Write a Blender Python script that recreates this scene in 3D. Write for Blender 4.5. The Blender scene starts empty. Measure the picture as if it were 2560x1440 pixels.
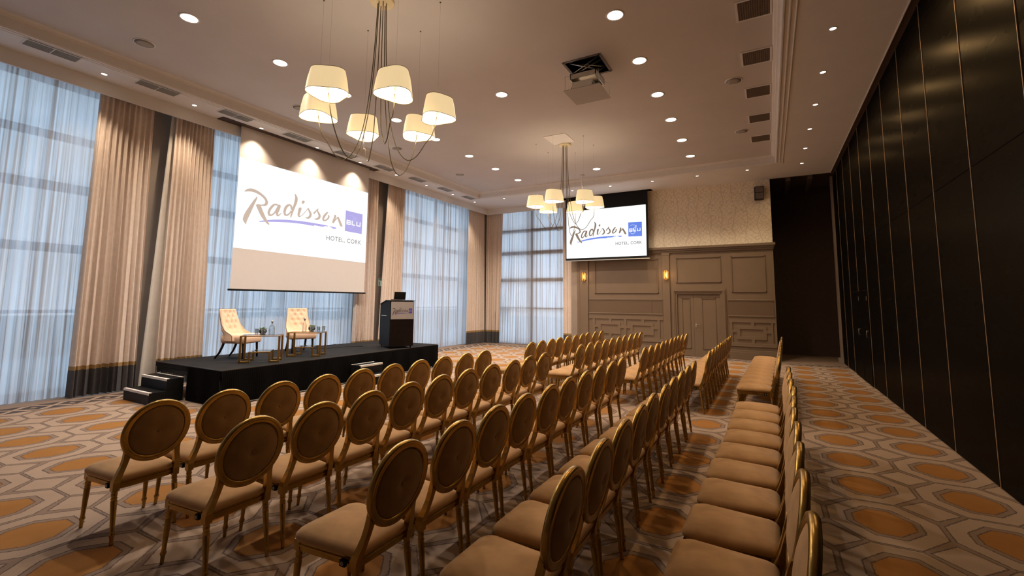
import bpy, math, random, json
import numpy as np
from mathutils import Matrix, Vector
random.seed(7)
PI = math.pi
S = bpy.context.scene
COL = S.collection
# ------------------------------------------------------------------ camera
cam_d = bpy.data.cameras.new('camera'); cam = bpy.data.objects.new('camera', cam_d); COL.objects.link(cam)
cam_d.sensor_width = 36.0; cam_d.lens = 16.093
cam_d.shift_x = 0.00245; cam_d.shift_y = -0.03335
cam_d.clip_start = 0.05; cam_d.clip_end = 200
yaw, pitch, roll = -0.515138, 0.103390, 0.0099395
fwd = Vector((math.sin(yaw)*math.cos(pitch), math.cos(yaw)*math.cos(pitch), math.sin(pitch)))
rt = Vector((math.cos(yaw), -math.sin(yaw), 0)); up = rt.cross(fwd)
r2 = rt*math.cos(roll) + up*math.sin(roll); u2 = -rt*math.sin(roll) + up*math.cos(roll)
m3 = Matrix((r2, u2, -fwd)).transposed()
cam.matrix_world = Matrix.Translation((0, 0, 1.8)) @ m3.to_4x4()
S.camera = cam
# ------------------------------------------------------------------ look
S.view_settings.view_transform = 'Standard'; S.view_settings.look = 'None'
S.view_settings.gamma = 1.0; S.view_settings.use_curve_mapping = False
S.view_settings.exposure = 0.0
# light levels
SKY = 3.3
P_BIG, P_SMALL, P_SMALL_R, P_CHAND, P_SCONCE, E_SCREEN = 440, 165, 34, 12, 4, 1.0
WARM = (1.0, 0.70, 0.40)
# ------------------------------------------------------------------ sky (overcast daylight)
W = bpy.data.worlds.new('World'); S.world = W; W.use_nodes = True
nt = W.node_tree; nt.nodes.clear()
out = nt.nodes.new('ShaderNodeOutputWorld'); bg = nt.nodes.new('ShaderNodeBackground')
tc = nt.nodes.new('ShaderNodeTexCoord'); sx = nt.nodes.new('ShaderNodeSeparateXYZ'); cr = nt.nodes.new('ShaderNodeValToRGB')
nz = nt.nodes.new('ShaderNodeTexNoise'); nz.inputs['Scale'].default_value = 2.2; nz.inputs['Detail'].default_value = 3
ad = nt.nodes.new('ShaderNodeMath'); ad.operation = 'MULTIPLY_ADD'; ad.inputs[1].default_value = 0.25
nt.links.new(tc.outputs['Generated'], nz.inputs['Vector']); nt.links.new(tc.outputs['Generated'], sx.inputs[0])
nt.links.new(nz.outputs['Fac'], ad.inputs[0]); nt.links.new(sx.outputs['Z'], ad.inputs[2]); nt.links.new(ad.outputs[0], cr.inputs[0])
cr.color_ramp.elements[0].position = 0.0; cr.color_ramp.elements[0].color = (0.60, 0.61, 0.66, 1)
cr.color_ramp.elements[1].position = 0.55; cr.color_ramp.elements[1].color = (0.52, 0.76, 0.98, 1)
nt.links.new(cr.outputs[0], bg.inputs[0]); bg.inputs[1].default_value = SKY
nt.links.new(bg.outputs[0], out.inputs[0])

# ------------------------------------------------------------------ materials
MATS = {}
def new_mat(name):
    m = bpy.data.materials.new(name); m.use_nodes = True
    MATS[name] = m
    return m, m.node_tree, m.node_tree.nodes['Principled BSDF']
def noise_node(nt, scale, detail=4, stretch=None):
    tc = nt.nodes.new('ShaderNodeTexCoord'); n = nt.nodes.new('ShaderNodeTexNoise')
    n.inputs['Scale'].default_value = scale; n.inputs['Detail'].default_value = detail
    if stretch:
        mp = nt.nodes.new('ShaderNodeMapping'); mp.inputs['Scale'].default_value = stretch
        nt.links.new(tc.outputs['Object'], mp.inputs[0]); nt.links.new(mp.outputs[0], n.inputs['Vector'])
    else: nt.links.new(tc.outputs['Object'], n.inputs['Vector'])
    return n
def mat(name, col, rough=0.6, metal=0.0, var=0.06, scale=8, bump=0.0, bscale=60, stretch=None, spec=0.5, sheen=0.0, coat=0.0):
    m, nt, b = new_mat(name)
    b.inputs['Roughness'].default_value = rough; b.inputs['Metallic'].default_value = metal
    b.inputs['Specular IOR Level'].default_value = spec
    if sheen: b.inputs['Sheen Weight'].default_value = sheen; b.inputs['Sheen Roughness'].default_value = 0.4
    if coat: b.inputs['Coat Weight'].default_value = coat
    n = noise_node(nt, scale, 4, stretch); r = nt.nodes.new('ShaderNodeValToRGB')
    r.color_ramp.elements[0].position = 0.3; r.color_ramp.elements[1].position = 0.7
    r.color_ramp.elements[0].color = [max(0, c*(1-var)) for c in col] + [1]
    r.color_ramp.elements[1].color = [min(1, c*(1+var)) for c in col] + [1]
    nt.links.new(n.outputs['Fac'], r.inputs[0]); nt.links.new(r.outputs[0], b.inputs['Base Color'])
    if bump:
        n2 = noise_node(nt, bscale, 3, stretch); bp = nt.nodes.new('ShaderNodeBump')
        bp.inputs['Strength'].default_value = bump; bp.inputs['Distance'].default_value = 0.004
        nt.links.new(n2.outputs['Fac'], bp.inputs['Height']); nt.links.new(bp.outputs[0], b.inputs['Normal'])
    return m
def emis(name, col, st):
    m, nt, b = new_mat(name)
    b.inputs['Base Color'].default_value = (*[c*0.15 for c in col], 1); b.inputs['Roughness'].default_value = 0.8
    b.inputs['Emission Color'].default_value = (*col, 1); b.inputs['Emission Strength'].default_value = st
    return m
M_ceil = mat('ceiling_paint', (0.58, 0.54, 0.52), 0.85, var=0.03, scale=1.2)
M_soff = mat('soffit_paint', (0.74, 0.71, 0.69), 0.8, var=0.02, scale=2)
M_trimw = mat('cornice_paint', (0.72, 0.69, 0.67), 0.6, var=0.02)
M_wall = mat('taupe_wall_paint', (0.27, 0.21, 0.17), 0.75, var=0.05, scale=3)
M_panel = mat('taupe_panel_paint', (0.165, 0.112, 0.072), 0.5, var=0.03, scale=3)
M_panelfab = mat('brown_panel_fabric', (0.125, 0.080, 0.050), 0.9, var=0.06, scale=40, bump=0.2, bscale=300)
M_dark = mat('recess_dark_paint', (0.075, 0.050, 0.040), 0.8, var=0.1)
M_partition = mat('black_lacquer_panel', (0.004, 0.0035, 0.003), 0.28, var=0.3, scale=2, spec=0.16, stretch=(1, 1, 12), bump=0.05, bscale=30)
def lacquer():
    m, nt, b = new_mat('black_lacquer'); nt.nodes.remove(b); o = nt.nodes['Material Output']
    d = nt.nodes.new('ShaderNodeBsdfDiffuse'); d.inputs[0].default_value = (0.006, 0.005, 0.0045, 1)
    g = nt.nodes.new('ShaderNodeBsdfGlossy'); g.inputs[0].default_value = (0.95, 0.85, 0.65, 1)
    n = noise_node(nt, 1.0, 2, (2, 2, 6)); r = nt.nodes.new('ShaderNodeMapRange'); r.inputs[3].default_value = 0.25; r.inputs[4].default_value = 0.29
    nt.links.new(n.outputs['Fac'], r.inputs[0]); nt.links.new(r.outputs[0], g.inputs['Roughness'])
    x = nt.nodes.new('ShaderNodeMixShader'); x.inputs[0].default_value = 0.034
    nt.links.new(d.outputs[0], x.inputs[1]); nt.links.new(g.outputs[0], x.inputs[2]); nt.links.new(x.outputs[0], o.inputs[0]); return m
M_partition = lacquer()
M_bronze = mat('bronze_edge_strip', (0.50, 0.35, 0.22), 0.5, metal=0.5, var=0.1)
M_gold = mat('gold_painted_wood', (0.40, 0.245, 0.062), 0.27, metal=0.82, var=0.18, scale=14, spec=0.5, bump=0.12, bscale=90)
M_velvet = mat('tan_velvet', (0.49, 0.29, 0.135), 0.9, var=0.13, scale=9, bump=0.25, bscale=350, sheen=0.25, spec=0.2)
M_velvetb = mat('shaded_velvet_back', (0.25, 0.145, 0.06), 0.9, var=0.16, scale=7, bump=0.25, bscale=350, sheen=0.2, spec=0.2)  # tan velvet darkened, the shade on the chair backs put into its colour
M_black = mat('black_paint', (0.007, 0.007, 0.0075), 0.5, spec=0.18, var=0.2)
M_blackfab = mat('black_skirt_fabric', (0.0075, 0.0075, 0.008), 0.95, spec=0.03, var=0.2, scale=30, bump=0.2, bscale=300)
M_stage = mat('charcoal_stage_deck', (0.016, 0.0155, 0.0165), 0.8, spec=0.10, var=0.25, scale=3, bump=0.15, bscale=200)
M_white = mat('white_tape', (0.75, 0.70, 0.66), 0.6, var=0.05, scale=20)
M_curt = mat('beige_drape_fabric', (0.71, 0.59, 0.51), 0.85, var=0.05, scale=12, bump=0.2, bscale=250)
M_lining = mat('pale_drape_lining', (0.62, 0.56, 0.50), 0.9, var=0.04)
M_goldband = mat('gold_band_fabric', (0.36, 0.22, 0.085), 0.8, var=0.1, scale=30)
M_charband = mat('charcoal_band_fabric', (0.075, 0.068, 0.072), 0.85, var=0.12, scale=20)
M_mull = mat('grey_window_frame', (0.22, 0.19, 0.17), 0.5, var=0.05)
M_screen = mat('projection_screen_fabric', (0.67, 0.61, 0.58), 0.9, var=0.01)
M_grille = mat('grey_vent_metal', (0.34, 0.345, 0.34), 0.5, var=0.05)
M_grilled = mat('dark_return_grille', (0.15, 0.115, 0.10), 0.6, var=0.1)
M_speakerw = mat('ceiling_speaker_mesh', (0.36, 0.32, 0.28), 0.8, var=0.05, bump=0.3, bscale=600)
M_alu = mat('brushed_aluminium', (0.55, 0.53, 0.50), 0.35, metal=0.9, var=0.05)
M_brass = mat('antique_brass', (0.42, 0.25, 0.075), 0.32, metal=0.85, var=0.15, scale=20)
M_cream = mat('cream_button_tufted_fabric', (0.86, 0.585, 0.41), 0.85, var=0.03, bump=0.1, bscale=300, sheen=0.2)
M_ebony = mat('ebony_leg', (0.012, 0.009, 0.008), 0.35, var=0.2)
M_leaf = mat('succulent_green', (0.10, 0.20, 0.035), 0.6, var=0.4, scale=40)
M_bowl = mat('dark_bowl', (0.02, 0.022, 0.022), 0.4, var=0.2)
M_lect = mat('lectern_side_charcoal', (0.008, 0.0085, 0.0095), 0.6, spec=0.12, var=0.15)
M_lectb = mat('lectern_front_dark_brown', (0.009, 0.005, 0.004), 0.5, spec=0.1, var=0.2)
M_sign = mat('grey_sign_panel', (0.33, 0.29, 0.27), 0.5, var=0.03)
M_green = emis('exit_green', (0.0, 0.16, 0.07), 0.25)
M_signw = emis('exit_pale', (0.55, 0.60, 0.45), 0.4)
M_ext1 = mat('pale_render_outside', (0.55, 0.55, 0.55), 0.8, var=0.05)
M_ext2 = mat('grey_paving_outside', (0.5, 0.5, 0.5), 0.9, var=0.15, scale=2)
M_hedge = mat('hedge_outside', (0.22, 0.26, 0.22), 0.9, var=0.4, scale=10)
M_ltbig = emis('downlight_diffuser', (1.0, 0.90, 0.72), 9)
M_cable = mat('dark_gold_cable', (0.10, 0.075, 0.03), 0.5, var=0.2)
M_plate = mat('cream_ceiling_plate', (0.75, 0.62, 0.38), 0.5, var=0.03)
M_imgw = emis('projected_white', (0.97, 1.0, 1.0), E_SCREEN*1.05)
M_imgt = emis('projected_taupe', (0.56, 0.45, 0.38), 0.95)
M_imgp = emis('projected_lilac', (0.42, 0.39, 0.78), 0.95)
M_imgg = emis('projected_grey', (0.28, 0.28, 0.29), 0.85)
M_imgt2 = emis('projected_taupe_dark', (0.25, 0.19, 0.145), 0.85)
M_imgp2 = emis('projected_blue', (0.13, 0.24, 0.80), 0.95)
M_imgg2 = emis('projected_slate', (0.12, 0.13, 0.14), 0.85)
M_imgl = emis('projected_pale_line', (0.52, 0.50, 0.88), 0.95)
M_prt = mat('printed_brown', (0.05, 0.03, 0.03), 0.5)
M_prb = mat('printed_blue', (0.07, 0.06, 0.36), 0.5)

def glass_mat():
    m, nt, b = new_mat('clear_glass'); nt.nodes.remove(b)
    o = nt.nodes['Material Output']; t = nt.nodes.new('ShaderNodeBsdfTransparent'); g = nt.nodes.new('ShaderNodeBsdfGlossy')
    t.inputs[0].default_value = (0.97, 0.985, 0.985, 1); g.inputs['Roughness'].default_value = 0.02
    f = nt.nodes.new('ShaderNodeFresnel'); f.inputs[0].default_value = 1.75; x = nt.nodes.new('ShaderNodeMixShader')
    ge = nt.nodes.new('ShaderNodeNewGeometry'); im = nt.nodes.new('ShaderNodeMath'); im.operation = 'MULTIPLY_ADD'; im.inputs[1].default_value = -1; im.inputs[2].default_value = 1
    mm = nt.nodes.new('ShaderNodeMath'); mm.operation = 'MULTIPLY'; nt.links.new(ge.outputs['Backfacing'], im.inputs[0]); nt.links.new(im.outputs[0], mm.inputs[0]); nt.links.new(f.outputs[0], mm.inputs[1])
    nt.links.new(mm.outputs[0], x.inputs[0]); nt.links.new(t.outputs[0], x.inputs[1]); nt.links.new(g.outputs[0], x.inputs[2])
    nt.links.new(x.outputs[0], o.inputs[0]); return m
M_glass = glass_mat()
def glassware_mat():
    m, nt, b = new_mat('drinking_glass'); nt.nodes.remove(b); o = nt.nodes['Material Output']
    t = nt.nodes.new('ShaderNodeBsdfTransparent'); t.inputs[0].default_value = (0.93, 0.96, 0.97, 1)
    g = nt.nodes.new('ShaderNodeBsdfGlossy'); g.inputs['Roughness'].default_value = 0.05; g.inputs[0].default_value = (0.75, 0.82, 0.85, 1)
    w = nt.nodes.new('ShaderNodeLayerWeight'); w.inputs[0].default_value = 0.55; p = nt.nodes.new('ShaderNodeMath'); p.operation = 'MULTIPLY_ADD'; p.inputs[1].default_value = 0.8; p.inputs[2].default_value = 0.06
    x = nt.nodes.new('ShaderNodeMixShader'); nt.links.new(w.outputs['Facing'], p.inputs[0]); nt.links.new(p.outputs[0], x.inputs[0])
    nt.links.new(t.outputs[0], x.inputs[1]); nt.links.new(g.outputs[0], x.inputs[2]); nt.links.new(x.outputs[0], o.inputs[0]); return m
M_ware = glassware_mat()
def sheer_mat():
    m, nt, b = new_mat('sheer_voile'); nt.nodes.remove(b)
    o = nt.nodes['Material Output']
    t = nt.nodes.new('ShaderNodeBsdfTransparent'); t.inputs[0].default_value = (1, 1, 1, 1)
    d = nt.nodes.new('ShaderNodeBsdfDiffuse'); d.inputs[0].default_value = (0.60, 0.55, 0.53, 1)
    l = nt.nodes.new('ShaderNodeBsdfTranslucent'); l.inputs[0].default_value = (0.70, 0.69, 0.74, 1)
    x1 = nt.nodes.new('ShaderNodeMixShader'); x1.inputs[0].default_value = 0.62
    nt.links.new(d.outputs[0], x1.inputs[1]); nt.links.new(l.outputs[0], x1.inputs[2])
    # gathers: shade of overlapping folds painted into the translucent colour as vertical lines
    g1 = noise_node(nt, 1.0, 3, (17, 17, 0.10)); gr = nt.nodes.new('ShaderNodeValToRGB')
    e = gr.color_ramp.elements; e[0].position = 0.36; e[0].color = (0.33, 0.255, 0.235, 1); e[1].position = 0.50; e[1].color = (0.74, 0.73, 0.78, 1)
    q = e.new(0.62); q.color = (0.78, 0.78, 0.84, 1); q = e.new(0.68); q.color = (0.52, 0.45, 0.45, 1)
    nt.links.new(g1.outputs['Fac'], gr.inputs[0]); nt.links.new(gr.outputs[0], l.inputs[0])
    # woven threads: fine vertical density changes in the weave
    n = noise_node(nt, 1.0, 2, (14, 14, 0.15)); mr = nt.nodes.new('ShaderNodeMapRange')
    mr.inputs[1].default_value = 0.3; mr.inputs[2].default_value = 0.7; mr.inputs[3].default_value = 0.90; mr.inputs[4].default_value = 0.97
    nt.links.new(n.outputs['Fac'], mr.inputs[0])
    x2 = nt.nodes.new('ShaderNodeMixShader'); nt.links.new(mr.outputs[0], x2.inputs[0])
    nt.links.new(t.outputs[0], x2.inputs[1]); nt.links.new(x1.outputs[0], x2.inputs[2]); nt.links.new(x2.outputs[0], o.inputs[0])
    return m
M_sheer = sheer_mat()
def shade_mat():
    m, nt, b = new_mat('glowing_lampshade_fabric')
    b.inputs['Base Color'].default_value = (0.45, 0.33, 0.18, 1)
    n = noise_node(nt, 1.0, 2, (60, 60, 2)); r = nt.nodes.new('ShaderNodeValToRGB')
    r.color_ramp.elements[0].color = (0.95, 0.68, 0.34, 1); r.color_ramp.elements[1].color = (1.0, 0.77, 0.43, 1)
    nt.links.new(n.outputs['Fac'], r.inputs[0]); nt.links.new(r.outputs[0], b.inputs['Emission Color']); b.inputs['Emission Strength'].default_value = 0.80
    return m
M_shade = shade_mat()
M_shadein = emis('lampshade_lining_glow', (1.0, 0.88, 0.66), 2.2)
def wallpaper_mat():
    m, nt, b = new_mat('vine_wallpaper'); b.inputs['Roughness'].default_value = 0.7
    N = nt.nodes; Lk = nt.links
    tc = N.new('ShaderNodeTexCoord'); mp = N.new('ShaderNodeMapping'); Lk.new(tc.outputs['Object'], mp.inputs[0])
    def lines(sc, dist, rot, lo):
        mm = N.new('ShaderNodeMapping'); mm.inputs['Rotation'].default_value = (0, rot, 0); Lk.new(tc.outputs['Object'], mm.inputs[0])
        w = N.new('ShaderNodeTexWave'); w.wave_type = 'BANDS'; w.bands_direction = 'X'; w.inputs['Scale'].default_value = sc
        w.inputs['Distortion'].default_value = dist; w.inputs['Detail'].default_value = 2; w.inputs['Detail Scale'].default_value = 1.6
        Lk.new(mm.outputs[0], w.inputs[0]); r = N.new('ShaderNodeMapRange'); r.inputs[1].default_value = lo; r.inputs[2].default_value = 1.0
        Lk.new(w.outputs['Fac'], r.inputs[0]); return r
    a = lines(0.85, 5, 0, 0.97); c = lines(2.6, 8, 0.8, 0.93); d = lines(2.6, 8, -0.8, 0.93)
    v = N.new('ShaderNodeTexNoise'); v.inputs['Scale'].default_value = 16; Lk.new(tc.outputs['Object'], v.inputs[0])
    vr = N.new('ShaderNodeMapRange'); vr.inputs[1].default_value = 0.56; vr.inputs[2].default_value = 0.66; vr.inputs[4].default_value = 0.7; Lk.new(v.outputs['Fac'], vr.inputs[0])
    s1 = N.new('ShaderNodeMath'); s1.operation = 'MAXIMUM'; s2 = N.new('ShaderNodeMath'); s2.operation = 'MAXIMUM'; s3 = N.new('ShaderNodeMath'); s3.operation = 'MAXIMUM'
    Lk.new(a.outputs[0], s1.inputs[0]); Lk.new(c.outputs[0], s1.inputs[1]); Lk.new(s1.outputs[0], s2.inputs[0]); Lk.new(d.outputs[0], s2.inputs[1])
    Lk.new(s2.outputs[0], s3.inputs[0]); Lk.new(vr.outputs[0], s3.inputs[1])
    x = N.new('ShaderNodeMix'); x.data_type = 'RGBA'; x.inputs[6].default_value = (0.86, 0.76, 0.61, 1); x.inputs[7].default_value = (0.66, 0.57, 0.45, 1)
    Lk.new(s3.outputs[0], x.inputs[0]); Lk.new(x.outputs[2], b.inputs['Base Color']); return m
M_paper = wallpaper_mat()

def carpet_mat():
    m, nt, b = new_mat('octagon_carpet'); N = nt.nodes; Lk = nt.links
    b.inputs['Roughness'].default_value = 0.95; b.inputs['Specular IOR Level'].default_value = 0.15
    def mth(op, a, c=None, d=None):
        n = N.new('ShaderNodeMath'); n.operation = op
        for i, v in enumerate((a, c, d)):
            if v is None: continue
            if isinstance(v, (int, float)): n.inputs[i].default_value = v
            else: Lk.new(v, n.inputs[i])
        return n.outputs[0]
    def mix(f, a, c):
        n = N.new('ShaderNodeMix'); n.data_type = 'RGBA'
        Lk.new(f, n.inputs[0])
        for i, v in ((6, a), (7, c)):
            if isinstance(v, tuple): n.inputs[i].default_value = (*v, 1)
            else: Lk.new(v, n.inputs[i])
        return n.outputs[2]
    uv = N.new('ShaderNodeUVMap'); uv.uv_map = 'pattern'
    # slight tuft wobble
    tc = N.new('ShaderNodeTexCoord'); wn = N.new('ShaderNodeTexNoise'); wn.inputs['Scale'].default_value = 45; wn.inputs['Detail'].default_value = 1
    Lk.new(tc.outputs['Object'], wn.inputs[0]); sw = N.new('ShaderNodeSeparateColor'); Lk.new(wn.outputs['Color'], sw.inputs[0])
    s = N.new('ShaderNodeSeparateXYZ'); Lk.new(uv.outputs[0], s.inputs[0])
    PX, PY = 0.83, 0.875
    def fold(o, w, p):
        o = mth('ADD', o, mth('MULTIPLY', mth('SUBTRACT', w, 0.5), 0.02))
        return mth('MULTIPLY', mth('ABSOLUTE', mth('SUBTRACT', o, mth('ROUND', o))), p)
    X = fold(s.outputs[0], sw.outputs[0], PX); Y = fold(s.outputs[1], sw.outputs[1], PY)
    D = mth('MAXIMUM', mth('MAXIMUM', mth('SUBTRACT', X, 0.213), mth('SUBTRACT', Y, 0.243)),
            mth('SUBTRACT', mth('ADD', mth('MULTIPLY', X, 0.775), mth('MULTIPLY', Y, 0.632)), 0.214))
    Xq = mth('SUBTRACT', PX/2, X); Yq = mth('SUBTRACT', PY/2, Y)
    D2 = mth('SUBTRACT', 0.150, mth('ADD', mth('MULTIPLY', Xq, 0.715), mth('MULTIPLY', Yq, 0.699)))
    n1 = N.new('ShaderNodeTexNoise'); n1.inputs['Scale'].default_value = 3.0; n1.inputs['Detail'].default_value = 6; Lk.new(tc.outputs['Object'], n1.inputs[0])
    n2 = N.new('ShaderNodeTexNoise'); n2.inputs['Scale'].default_value = 160; Lk.new(tc.outputs['Object'], n2.inputs[0])
    or_ = mix(n1.outputs[0], (0.27, 0.115, 0.028), (0.36, 0.17, 0.05))
    cr_ = mix(n1.outputs[0], (0.33, 0.235, 0.172), (0.41, 0.30, 0.225))
    tn_ = mix(n1.outputs[0], (0.215, 0.148, 0.112), (0.265, 0.185, 0.14))
    dk = (0.07, 0.055, 0.052)
    g = lambda a, t: mth('GREATER_THAN', a, t)
    c = mix(g(D, 0.0), or_, tn_); c = mix(g(D, 0.052), c, cr_); c = mix(g(D, 0.182), c, tn_)
    in2 = mth('MULTIPLY', g(D2, 0.0), g(D, 0.19)); c = mix(in2, c, cr_)
    def near(a, t, w): return mth('LESS_THAN', mth('ABSOLUTE', mth('SUBTRACT', a, t)), w)
    ln = mth('MAXIMUM', mth('MAXIMUM', near(D, 0.0, 0.005), near(D, 0.052, 0.006)), mth('MAXIMUM', near(D, 0.182, 0.006), mth('MULTIPLY', near(D2, 0.0, 0.006), g(D, 0.19))))
    c = mix(mth('MULTIPLY', ln, 0.75), c, dk)
    # border strip and plain margin, in floor metres
    p = N.new('ShaderNodeSeparateXYZ'); Lk.new(tc.outputs['Object'], p.inputs[0])
    dl = mth('SUBTRACT', -10.27, p.outputs[0])      # >0 past the left inner line
    db = mth('SUBTRACT', p.outputs[1], 16.22)
    E = mth('MAXIMUM', dl, db)
    along = N.new('ShaderNodeMix'); along.data_type = 'FLOAT'; Lk.new(g(dl, db), along.inputs[0]); Lk.new(p.outputs[0], along.inputs[2]); Lk.new(p.outputs[1], along.inputs[3])
    tri = mth('PINGPONG', along.outputs[0], 0.24)
    EE = mth('ABSOLUTE', mth('SUBTRACT', E, 0.23))
    wed = mth('LESS_THAN', mth('ADD', EE, mth('MULTIPLY', tri, 0.9)), 0.185)
    wed2 = mth('LESS_THAN', mth('ADD', mth('SUBTRACT', 0.20, EE), mth('MULTIPLY', mth('SUBTRACT', 0.24, tri), 1.2)), 0.16)
    dot = mth('LESS_THAN', mth('ADD', EE, tri), 0.05)
    bc = mix(mth('MAXIMUM', wed, wed2), cr_, dk); bc = mix(dot, bc, cr_)
    bl = mth('MAXIMUM', near(E, 0.0, 0.018), near(E, 0.46, 0.012)); bc = mix(bl, bc, dk)
    c = mix(g(E, -0.01), c, bc); c = mix(g(E, 0.475), c, tn_)
    hv = N.new('ShaderNodeHueSaturation'); Lk.new(c, hv.inputs['Color']); Lk.new(mth('MULTIPLY_ADD', n2.outputs[0], 0.30, 0.85), hv.inputs['Value'])
    Lk.new(hv.outputs[0], b.inputs['Base Color'])
    bp = N.new('ShaderNodeBump'); bp.inputs['Strength'].default_value = 0.4; bp.inputs['Distance'].default_value = 0.004
    Lk.new(n2.outputs[0], bp.inputs['Height']); Lk.new(bp.outputs[0], b.inputs['Normal'])
    return m
M_carpet = carpet_mat()

# ------------------------------------------------------------------ mesh helpers
class MB:
    def __init__(s): s.v = []; s.f = []; s.sm = []; s.mi = []; s.cur = 0
    def add(s, vs, fs, smooth=False):
        o = len(s.v); s.v += [tuple(p) for p in vs]
        for f in fs: s.f.append([i+o for i in f]); s.sm.append(smooth); s.mi.append(s.cur)
        return s
    def box(s, x0, x1, y0, y1, z0, z1, T=None):
        vs = [(x, y, z) for x in (x0, x1) for y in (y0, y1) for z in (z0, z1)]
        if T: vs = [T(p) for p in vs]
        return s.add(vs, [(0, 1, 3, 2), (4, 6, 7, 5), (0, 4, 5, 1), (2, 3, 7, 6), (0, 2, 6, 4), (1, 5, 7, 3)])
    def prism(s, poly, fn, d0, d1, smooth=False):
        n = len(poly); vs = [fn(a, b, d0) for a, b in poly] + [fn(a, b, d1) for a, b in poly]
        fs = [list(range(n))[::-1], list(range(n, 2*n))] + [(i, (i+1) % n, n+(i+1) % n, n+i) for i in range(n)]
        return s.add(vs, fs, smooth)
    def loft(s, rings, closed=True, cap0=True, cap1=True, smooth=True):
        n = len(rings[0]); vs = [p for r in rings for p in r]; fs = []
        for k in range(len(rings)-1):
            for i in range(n if closed else n-1):
                j = (i+1) % n; fs.append((k*n+i, k*n+j, (k+1)*n+j, (k+1)*n+i))
        if cap0: fs.append(list(range(n))[::-1])
        if cap1: fs.append([(len(rings)-1)*n+i for i in range(n)])
        return s.add(vs, fs, smooth)
    def lathe(s, prof, cx=0, cy=0, n=14, T=None, cap=True):
        rings = []
        for r, z in prof:
            rg = [(cx+r*math.cos(2*PI*i/n), cy+r*math.sin(2*PI*i/n), z) for i in range(n)]
            if T: rg = [T(p) for p in rg]
            rings.append(rg)
        return s.loft(rings, True, cap, cap)
    def tube(s, pts, r, n=6):
        pts = [Vector(p) for p in pts]; rings = []; ref = Vector((0.13, 0.21, 0.97))
        for i, p in enumerate(pts):
            t = (pts[min(i+1, len(pts)-1)] - pts[max(i-1, 0)]).normalized()
            a = t.cross(ref)
            if a.length < 0.1: a = t.cross(Vector((1, 0, 0)))
            a.normalize(); b = t.cross(a); rr = r[i] if isinstance(r, (list, tuple)) else r
            rings.append([p + (a*math.cos(2*PI*k/n) + b*math.sin(2*PI*k/n))*rr for k in range(n)])
        return s.loft(rings)
    def mesh(s, name, mats):
        me = bpy.data.meshes.new(name); me.from_pydata(s.v, [], s.f)
        me.polygons.foreach_set('use_smooth', s.sm)
        for m in (mats if isinstance(mats, (list, tuple)) else [mats]): me.materials.append(m)
        me.polygons.foreach_set('material_index', s.mi)
        me.update(); return me
    def obj(s, name, mats, parent=None, loc=(0, 0, 0), rz=0):
        o = bpy.data.objects.new(name, s.mesh(name, mats)); COL.objects.link(o); o.location = loc; o.rotation_euler = (0, 0, rz)
        if parent: o.parent = parent
        return o
def tag(o, label=None, cat=None, group=None, kind=None):
    if label: o['label'] = label
    if cat: o['category'] = cat
    if group: o['group'] = group
    if kind: o['kind'] = kind
    return o
def empty(name, loc=(0, 0, 0), rz=0):
    o = bpy.data.objects.new(name, None); COL.objects.link(o); o.location = loc; o.rotation_euler = (0, 0, rz); o.empty_display_size = 0.1
    return o
def copy_tree(o, parent=None):
    c = o.copy(); COL.objects.link(c); c.parent = parent
    for ch in o.children: copy_tree(ch, c)
    return c
def struct(name, b, m, label=None):
    o = b.obj(name, m); o['kind'] = 'structure'
    if label: o['label'] = label
    return o
ORD = ['nearest', 'second', 'third', 'fourth', 'fifth', 'sixth', 'seventh', 'eighth', 'ninth', 'tenth', 'eleventh', 'twelfth']
def bevel(o, w=0.004, seg=2):
    m = o.modifiers.new('bevel', 'BEVEL'); m.width = w; m.segments = seg; m.limit_method = 'ANGLE'; return o
# ================================================================== THE ROOM
ZS, ZT = 5.85, 6.05                       # soffit and raised ceiling heights
XL, XR, YB, YN = -11.45, 1.92, 16.86, -3.0
# ---- floor: one carpet, pattern coordinates measured on the floor (slightly stretched broadloom)
ctrl = [(0.74,5.05,1,0),(0.73,5.93,1,1),(0.72,6.79,1,2),(0.71,7.66,1,3),(0.71,8.56,1,4),(1.56,5.99,0,1),(1.56,6.87,0,2),(1.56,7.77,0,3),(1.55,8.64,0,4),
 (-6.59,2.24,10,-3),(-7.37,2.23,11,-3),(-8.17,2.22,12,-3),(-9.84,3.02,14,-2),(-8.95,3.04,13,-2),(-8.21,3.00,12,-2),(-5.05,2.23,8,-3),(-4.16,1.44,7,-4),(-4.95,1.46,8,-4),
 (-0.93,8.55,3,4),(-0.92,7.58,3,3),(-0.89,6.75,3,2),(-0.84,5.91,3,1),(-8.17,14.1,12,10),(-7.44,13.28,11,9),(-8.20,14.86,12,11),(-9.76,14.79,14,11),
 (0.70,12.80,1,9),(0.74,11.97,1,8),(0.79,11.21,1,7),(1.57,14.75,0,11),(1.53,13.82,0,10),(1.50,12.96,0,9),(1.49,12.03,0,8)]
cp = np.array(ctrl, float); A = np.c_[np.ones(len(cp)), cp[:, 0], cp[:, 1]]
cx_, *_ = np.linalg.lstsq(A, cp[:, 2], rcond=None); cy_, *_ = np.linalg.lstsq(A, cp[:, 3], rcond=None)
rx, ry = cp[:, 2]-A@cx_, cp[:, 3]-A@cy_
Kf = lambda P, Q: np.exp(-((P[:, None, :]-Q[None, :, :])**2).sum(-1)/(2*2.6**2))
Kc = Kf(cp[:, :2], cp[:, :2]) + 0.15*np.eye(len(cp)); wx, wy = np.linalg.solve(Kc, rx), np.linalg.solve(Kc, ry)
GX, GY = np.linspace(-12.2, 3.4, 53), np.linspace(YN, 20.2, 79)
P = np.array([(x, y) for y in GY for x in GX]); Kp = Kf(P, cp[:, :2])
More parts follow.
